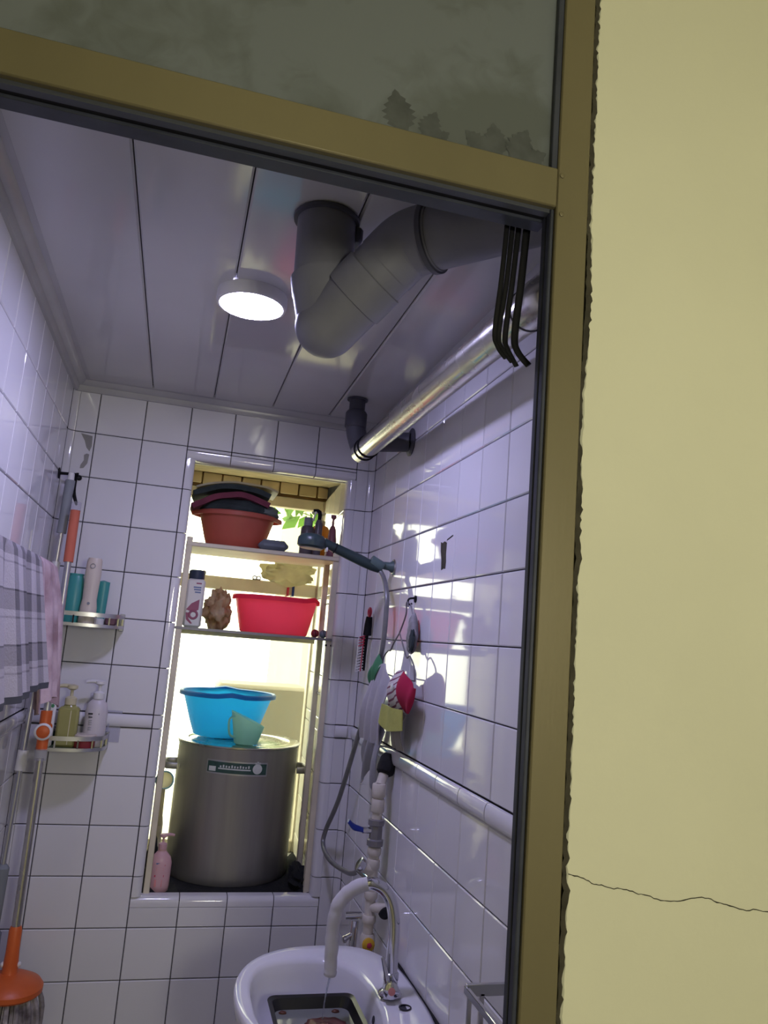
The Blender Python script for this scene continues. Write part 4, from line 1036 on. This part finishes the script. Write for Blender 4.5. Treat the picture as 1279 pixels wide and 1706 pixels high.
lump('raw_meat', (.748, -.918, TZ+.020), (.060, .068, .016), mat('dark_red_meat', (.12, .015, .018), .35, 0, .4, 30, bump=.6), 'dark red piece of meat soaking in the black tray', 'meat', 61, .2, 3)
for x, y, l in ((.665, -.812, 'left'), (.785, -.815, 'right')):
    lump('meat_scrap', (x, y, TZ+.020), (.009, .006, .004), mat('scrap_brown', (.10, .03, .015), .5), 'small brown scrap floating near the %s rear corner of the tray' % l, 'scrap', 71, .4, 3, 10, 8)

# ================================================================= WIRE BASKET at lower right
t = thing('wire_basket', (.916, -1.45, .99), 'silver metal wire basket on the right wall beside the door frame', 'basket')
ya, yb, xa = -1.370, -1.70, .866
B().box(xa, XR-.001, ya-.006, ya+.002, 1.054, 1.073, .001).build('end_rail', M_ALU, t)
B().box(xa, XR-.001, yb-.002, yb+.006, 1.054, 1.073, .001).build('end_rail', M_ALU, t)
B().box(xa-.003, xa+.004, yb, ya, 1.058, 1.070, .001).build('front_rail', M_CHROME, t)
B().box(XR-.004, XR-.001, yb, ya, 1.05, 1.074).build('back_rail', M_ALU, t)
for x, y in ((xa+.004, ya-.01), (.895, ya-.003), (.955, ya-.003), (xa+.004, yb+.01), (xa+.004, (ya+yb)/2)):
    B().box(x-.003, x+.003, y-.003, y+.003, .992, 1.058).build('upright', M_ALU, t)
B().box(xa, XR-.001, yb, ya, .988, .993, .001).build('base_plate', M_SHELFG, t)
lump('soap_cake', (.915, -1.44, 1.0055), (.035, .05, .010), M_BEIGE, 'beige soap cake lying in the wire basket', 'soap', 81, .1)

# ================================================================= CORNER SHELVES at left
def corner_shelf(zs, label, shift=0):
    t = thing('corner_shelf', (.07, 0, zs), label, 'shelf', 'corner shelves left of the window')
    n = 14; arc = []
    for i in range(n+1):
        a = i/n*PI/2
        arc.append((-.022 + .190*math.sin(a)**.6, -.002 - .132*math.cos(a)**.55))
    B().poly([(-.022, -.002, zs)] + [(x, y, zs) for x, y in arc], (0, 0, .006)).build('glass_plate', M_SHELFG, t)
    def band(z0, z1, m, nm, off=.002):
        b = B(); R = [[(x+off*.6, y-off*.6, z0), (x+off*.6+.0025, y-off*.6-.0025, z0), (x+off*.6+.0025, y-off*.6-.0025, z1), (x+off*.6, y-off*.6, z1)] for x, y in arc]
        b.loft(R).build(nm, m, t)
    band(zs+.028, zs+.041, M_ALU, 'guard_rail'); band(zs-.003, zs+.007, M_ALU, 'plate_rim')
    for i in (1, 4, 7, 10, 13):
        x, y = arc[i]; B().box(x-.0005, x+.004, y-.005, y-.001, zs+.006, zs+.03).build('post', M_CHROME, t)
    B().box(-.026, -.012, -.014, -.001, zs-.01, zs+.045, .002).build('wall_mount', M_ALU, t)
    B().box(.157, .173, -.014, -.001, zs-.01, zs+.045, .002).build('wall_mount', M_ALU, t)
Z1, Z2 = 1.598, 1.228
corner_shelf(Z1, 'upper corner shelf of green glass with a metal guard rail'); corner_shelf(Z2, 'lower corner shelf of green glass with a metal guard rail')
zt = Z1+.0062
t = thing('shampoo_bottle', (.016, -.075, zt), 'teal shampoo bottle standing on the upper corner shelf', 'bottle')
B().lathe([(0, 0), (.026, 0), (.028, .005), (.029, .10), (.024, .135), (.020, .146), (0, .147)], (.016, -.075, zt), (0, 0, 1), 28, 1, .7).build('body', M_TEAL, t)
B().lathe([(.021, .146), (.022, .148), (.022, .152), (0, .153)], (.016, -.075, zt), (0, 0, 1), 24, 1, .7).build('cap', M_TEAL, t)
t = thing('conditioner_tube', (.094, -.055, zt), 'second teal tube, half hidden behind the beige bottle on the upper shelf', 'bottle')
B().lathe([(.016, 0), (.017, .02), (.020, .135), (.002, .14)], (.096, -.045, zt), (0, 0, 1), 24, 1, .6).build('body', M_TEAL, t)
B().lathe([(.017, 0), (.017, .018), (.014, .02)], (.096, -.045, zt), (0, 0, 1), 20, 1, .8).build('cap', M_WHITE, t)
c = (.066, -.100, zt)
t = thing('lotion_bottle', c, 'tall beige waisted lotion bottle on the upper corner shelf', 'bottle')
B().lathe([(0, 0), (.024, 0), (.0255, .005), (.0250, .05), (.0215, .075), (.0225, .11), (.0245, .15), (.0225, .196), (.019, .204), (0, .205)], c, (0, 0, 1), 28, 1, .75).build('body', M_BEIGE, t)
B().ring((c[0]-.002, c[1]-.0185, zt+.178), (0, 1, 0), .007, .001, 18, 6).build('emblem', M_GREYP, t)
B().lathe([(.0045, 0), (.0045, .001), (0, .001)], (c[0], c[1]-.018, zt+.062), (0, -1, 0), 12).build('print', M_GREYP, t)
t = thing('soap_box', (.045, -.05, zt), 'dark mauve soap box low behind the upper guard rail', 'box')
B().box(-.02, .045, -.055, -.01, zt, zt+.034, .004).build('case', mat('mauve_box', (.16, .07, .09), .5), t)
t = thing('soap_box', (.115, -.05, zt), 'dark mauve soap box right of the beige bottle on the upper shelf', 'box')
B().box(.116, .150, -.055, -.012, zt, zt+.034, .004).build('case', mat('mauve_box', (.16, .07, .09), .5), t)
zt = Z2+.0062
c = (.054, -.092, zt)
t = thing('pump_bottle', c, 'olive green gel bottle with cream pump on the lower corner shelf', 'bottle')
B().box(c[0]-.030, c[0]+.030, c[1]-.020, c[1]+.020, zt, zt+.118, .007).build('body', M_OLIVE, t)
B().lathe([(.022, .116), (.015, .125), (.014, .128)], c, (0, 0, 1), 20, 1, .8).build('shoulder', M_OLIVE, t)
pump(t, c, .124, M_OLCAP, 1.2, PI)
B().box(c[0]+.006, c[0]+.0085, c[1]-.0207, c[1]-.019, zt+.008, zt+.108).build('painted_highlight', M_OLCAP, t)  # cream strip painted on as a highlight down the bottle front
c = (.130, -.060, zt)
t = thing('pump_bottle', c, 'white lotion bottle with white pump on the lower corner shelf', 'bottle')
B().lathe([(0, 0), (.031, 0), (.033, .006), (.0335, .105), (.029, .128), (.018, .140), (.014, .144), (0, .144)], c, (0, 0, 1), 32, 1, .72).build('body', mat('lotion_white', (.60, .56, .60), .35), t)
pump(t, c, .142, M_WHITE, 1.15, PI)
for x0_, x1_, z0_, z1_ in ((-.022, .010, .096, .101), (-.020, -.006, .087, .090), (-.018, .006, .078, .0795), (-.018, .008, .072, .0735), (-.018, .004, .066, .0675), (-.018, .006, .056, .0575), (-.018, .002, .050, .0515)):
    front(t, c, x0_, x1_, z0_, z1_, M_MARK_D if z0_ > .08 else M_GREYP, .0225)
front(t, c, .006, .016, .018, .028, M_MARK_D, .0228)
c = (.108, -.090, zt)
t = thing('cream_jar', c, 'round jar with dark red base and beige lid on the lower shelf', 'jar')
B().lathe([(0, 0), (.030, 0), (.032, .004), (.032, .022), (.030, .024), (0, .024)], c, (0, 0, 1), 28).build('base', M_DKRED, t)
B().lathe([(.033, .024), (.0335, .026), (.0335, .036), (.030, .039), (0, .039)], c, (0, 0, 1), 28).build('lid', M_BEIGE, t)
t = thing('floral_packet', (.008, -.10, zt), 'white packet with orange flowers beside the olive gel bottle', 'packet')
B().box(-.010, .018, -.120, -.100, zt, zt+.140, .005).build('packet', M_WHITE, t)
B().lathe([(.011, 0), (.011, .001), (0, .0012)], (.005, -.1202, zt+.06), (0, -1, 0), 18).build('flower', M_ORANGE, t)
B().lathe([(.009, 0), (.009, .001), (0, .0012)], (.002, -.1202, zt+.095), (0, -1, 0), 18).build('flower', M_MARK_R, t)
B().lathe([(.006, 0), (.006, .001), (0, .0012)], (.008, -.1202, zt+.120), (0, -1, 0), 5).build('flower_leaf', M_GREENCLOTH, t)
t = thing('gel_tin', (.02, -.05, zt), 'small dark green tin at the left end of the lower shelf', 'tin')
B().lathe([(.026, 0), (.027, .003), (.027, .035), (.024, .04), (0, .041)], (-.002, -.045, zt), (0, 0, 1), 24).build('tin', mat('dark_green_tin', (.02, .07, .045), .4), t)
B().lathe([(.028, .041), (.028, .048), (0, .049)], (-.002, -.045, zt), (0, 0, 1), 24).build('lid', M_CHROME, t)
t = thing('adhesive_hook', (.178, 0, 1.285), 'clear plastic adhesive hook pad stuck on the back wall tiles', 'hook')
B().box(.150, .204, -.004, -.001, 1.240, 1.338, .001).build('pad', M_CLEARP, t)
B().tube([(.168, -.004, 1.30), (.166, -.016, 1.286), (.164, -.018, 1.272), (.163, -.010, 1.266)], .003, 8, sm=3).build('hook', M_CLEARP, t)

# ================================================================= PEGS AND MOPS at left
t = thing('wall_peg', (XL, -.06, 2.071), 'black metal peg sticking out of the left wall', 'peg')
B().lathe([(.018, 0), (.018, .003), (.005, .005), (.0045, .052), (.006, .054), (.006, .060)], (XL, -.06, 2.071), (1, 0, .04), 16).build('peg', M_BLACK, t)
t = thing('wall_peg', (-.030, 0, 2.073), 'small dark hook on the back wall holding the coral mop by its strap', 'hook')
B().lathe([(.009, 0), (.009, .004), (.004, .006)], (-.030, -.001, 2.073), (0, -1, 0), 14).build('base', M_BLACK, t)
B().tube([(-.030, -.004, 2.073), (-.030, -.03, 2.071), (-.030, -.05, 2.068), (-.030, -.056, 2.076)], .004, 8, sm=3).build('hook', M_BLACK, t)
def ln(a, b_, f): return Vector(a).lerp(Vector(b_), f)
ta, tb = (-.0405, -.10, 2.072), (-.066, -.125, .60)
t = thing('squeegee_mop', ta, 'mop with a grey grip and silver pole hanging on the left wall peg', 'mop')
d = (Vector(tb)-Vector(ta))
pt = lambda z: Vector(ta) + d*((2.072-z)/(2.072-.60))
B().lathe([(.005, 0), (.009, .004), (.011, .03)], pt(2.072), d, 16).build('end_cap', M_WHITE, t)
B().cyl(pt(2.045), pt(1.875), .0145, 18).build('grip', M_GREYP, t)
B().cyl(pt(1.88), pt(1.20), .0085, 16).build('pole', M_ALU, t)
B().cyl(pt(1.785), pt(1.738), .0125, 18).build('collar', M_WHITE, t)
B().cyl(pt(1.222), pt(1.165), .0150, 18).build('collar', M_WHITE, t)
B().cyl(pt(1.17), pt(.80), .0072, 16).build('lower_pole', M_ALU, t)
B().lathe([(.010, 0), (.018, .01), (.018, .20), (.012, .21)], pt(.905), d, 18).build('socket', M_GREYP, t)
B().box(-.080, -.050, -.112, -.02, .50, .70, .01).build('pad', M_GREYP, t)
ta2, tb2 = Vector((-.008, -.14, 1.972)), Vector((.010, -.205, .62))
t = thing('string_mop', ta2, 'string mop with coral grip, silver pole and orange head', 'mop')
d2_ = tb2 - ta2; pq = lambda z: ta2 + d2_*((1.972-z)/(1.972-.62))
B().cyl(pq(1.972), pq(1.945), .0145, 18).build('clear_cap', M_CLEARP, t)
B().cyl(pq(1.946), pq(1.785), .0145, 18).build('grip', M_CORAL, t)
B().cyl(pq(1.79), pq(1.33), .0100, 16).build('pole', M_ALU, t)
B().tube([pq(1.97), Vector((-.024, -.10, 2.01)), Vector((-.030, -.062, 2.060)), Vector((-.031, -.046, 2.074)), Vector((-.036, -.058, 2.055)), Vector((-.026, -.10, 2.0)), pq(1.965)], .0035, 8, sm=4).build('strap', M_BLACK, t)
B().cyl(pq(1.345), pq(1.235), .0160, 20).build('lock_sleeve', M_ORANGE, t)
ca_ = pq(1.287) + Vector((.0, -.016, 0))
B().lathe([(.024, 0), (.0245, .003), (.021, .006), (.0185, .0065), (.0185, .004)], ca_, (.05, -1, 0), 28, cap1=False).build('lock_ring', M_WHITE, t)
B().lathe([(.018, 0), (.018, .005), (.012, .0075), (0, .008)], ca_, (.05, -1, 0), 24).build('lock_button', M_ORANGE, t)
B().cyl(pq(1.238), pq(1.205), .0165, 18).build('collar', M_CLEARP, t)
B().cyl(pq(1.21), pq(.75), .0118, 18).build('lower_pole', M_STEEL, t)
B().lathe([(.014, 0), (.017, .01), (.0175, .06), (.020, .10), (.020, .115), (.024, .125)], pq(.765), d2_, 20).build('socket', M_ORANGE, t)
for s in (-1, 1): B().lathe([(.007, 0), (.008, .004), (.004, .008)], pq(.668) + Vector((s*.018, 0, 0)), (s, 0, 0), 12).build('pivot', M_WHITE, t)
hc = Vector((.014, -.21, .618))
B().lathe([(.026, .030), (.050, .024), (.080, .010), (.088, 0), (.088, -.012), (.082, -.018), (0, -.018)], hc, (.03, 0, 1), 40).build('head_disc', M_ORANGE, t)
rnd = random.Random(4)
for i in range(46):
    a = 2*PI*i/46 + rnd.uniform(-.05, .05); r = .070 + rnd.uniform(-.012, .010)
    p0 = hc + Vector((r*math.cos(a), r*math.sin(a), -.014)); o = Vector((math.cos(a), math.sin(a), 0))
    B().tube([p0, p0 + o*(.010+rnd.uniform(0, .008)) + Vector((0, 0, -.05)), p0 + o*(.012+rnd.uniform(-.004, .014)) + Vector((0, 0, -.15)), p0 + o*rnd.uniform(.0, .016) + Vector((rnd.uniform(-.01, .01), 0, -.26))], [.006, .0075, .0078, .007], 7, sm=3).build('yarn', M_MOP, t)
b = B()
b.lathe([(.06, -.016), (.066, -.1), (.055, -.24)], hc, (0, 0, 1), 24); b.build('yarn_core', M_MOP, t)

# ================================================================= TOWELS at left
t = thing('towel_bar', (XL, -.9, 1.752), 'thin metal towel bar on the left wall under the towels', 'towel rail')
BX = -.025
B().cyl((BX, -1.45, 1.752), (BX, -.375, 1.752), .005, 12).build('bar', M_CHROME, t)
for y in (-1.43, -.385): B().cyl((XL, y, 1.752), (BX, y, 1.752), .005, 10).build('bracket', M_CHROME, t)
def plaid():
    m = bpy.data.materials.new('plaid_towel'); m.use_nodes = True
    N = m.node_tree.nodes; L = m.node_tree.links; p = N['Principled BSDF']; p.inputs['Roughness'].default_value = .97
    tc = N.new('ShaderNodeTexCoord'); sp = N.new('ShaderNodeSeparateXYZ'); L.new(tc.outputs['Object'], sp.inputs[0])
    def mm(op, a, b_=0):
        n = N.new('ShaderNodeMath'); n.operation = op
        for i, v in enumerate((a, b_)):
            if isinstance(v, (int, float)): n.inputs[i].default_value = v
            else: L.new(v, n.inputs[i])
        return n.outputs[0]
    fy = mm('FRACT', mm('MULTIPLY', sp.outputs['Y'], 11)); fz = mm('FRACT', mm('MULTIPLY', sp.outputs['Z'], 9))
    s1 = mm('GREATER_THAN', fy, .58); s2 = mm('GREATER_THAN', fz, .62); s3 = mm('GREATER_THAN', mm('FRACT', mm('MULTIPLY', sp.outputs['Z'], 18)), .93)
    q = mm('ADD', mm('MULTIPLY', s1, .42), mm('ADD', mm('MULTIPLY', s2, .36), mm('MULTIPLY', s3, .3)))
    mx = N.new('ShaderNodeMix'); mx.data_type = 'RGBA'; mx.inputs[6].default_value = (.44, .41, .43, 1); mx.inputs[7].default_value = (.05, .048, .055, 1)
    L.new(q, mx.inputs[0]); L.new(mx.outputs[2], p.inputs['Base Color'])
    nz = N.new('ShaderNodeTexNoise'); nz.inputs['Scale'].default_value = 220; L.new(tc.outputs['Object'], nz.inputs[0])
    bp_ = N.new('ShaderNodeBump'); bp_.inputs['Strength'].default_value = .8; bp_.inputs['Distance'].default_value = .002; L.new(nz.outputs[0], bp_.inputs['Height']); L.new(bp_.outputs[0], p.inputs['Normal'])
    return m
def towel(name, ya_, yb_, zf, zb, m, label, seed, out0=.012, out1=.03, spread=0, slope=0, scal=0, outu=0):
    Lf = 1.757 - zf; Lb = 1.757 - zb; tot = Lf + Lb + .03
    def fn(u, v):
        y = ya_ + (yb_-ya_)*u; s = v*tot
        f = math.sin(u*PI*4+seed)*.006 + .004*math.sin(u*PI*9+seed*2)
        if s < Lb: k = 1 - s/Lb; return (BX - .011 - f*.4*k, y, zb + s)
        if s < Lb + .03:
            a = (s-Lb)/.03*PI; return (BX - .011*math.cos(a), y, 1.757 + .009*math.sin(a))
        k = (s-Lb-.03)/Lf
        return (BX + out0 + outu*u*(.35+.65*min(1, k*3)) + (out1-out0)*k + f*(.4+k)*1.3, y + spread*(u-.5)*k, 1.757 - (s-Lb-.03) + slope*(u-.5)*k + scal*math.sin(u*PI*2.2+.6)*k)
    return tag(B().sheet(fn, 36, 48, .005).build(name, m, None, sharp=70), label, 'towel')
pk = towel('hand_towel', -.600, -.392, 1.395, 1.52, M_PINKTOWEL, 'pale pink hand towel at the end of the towel bar nearest the window', .7, .012, .048, .02, 0, -.018, .032)
pl = towel('plaid_towel', -1.12, -.612, 1.455, 1.50, plaid(), 'grey and white plaid towel hanging beside the pale pink one', 2.0, .012, .060, 0, .01, .0)
def edge(u, v):
    y = -1.12 + .508*u; f = math.sin(u*PI*4+2.0)*.006 + .004*math.sin(u*PI*9+4.0)
    return (BX + .060 + f*1.4*1.3, y, 1.455 + .01*(u-.5) - .014*v)
B().sheet(edge, 36, 2, .006).build('hem', mat('dark_hem', (.075, .078, .09), .95), pl)
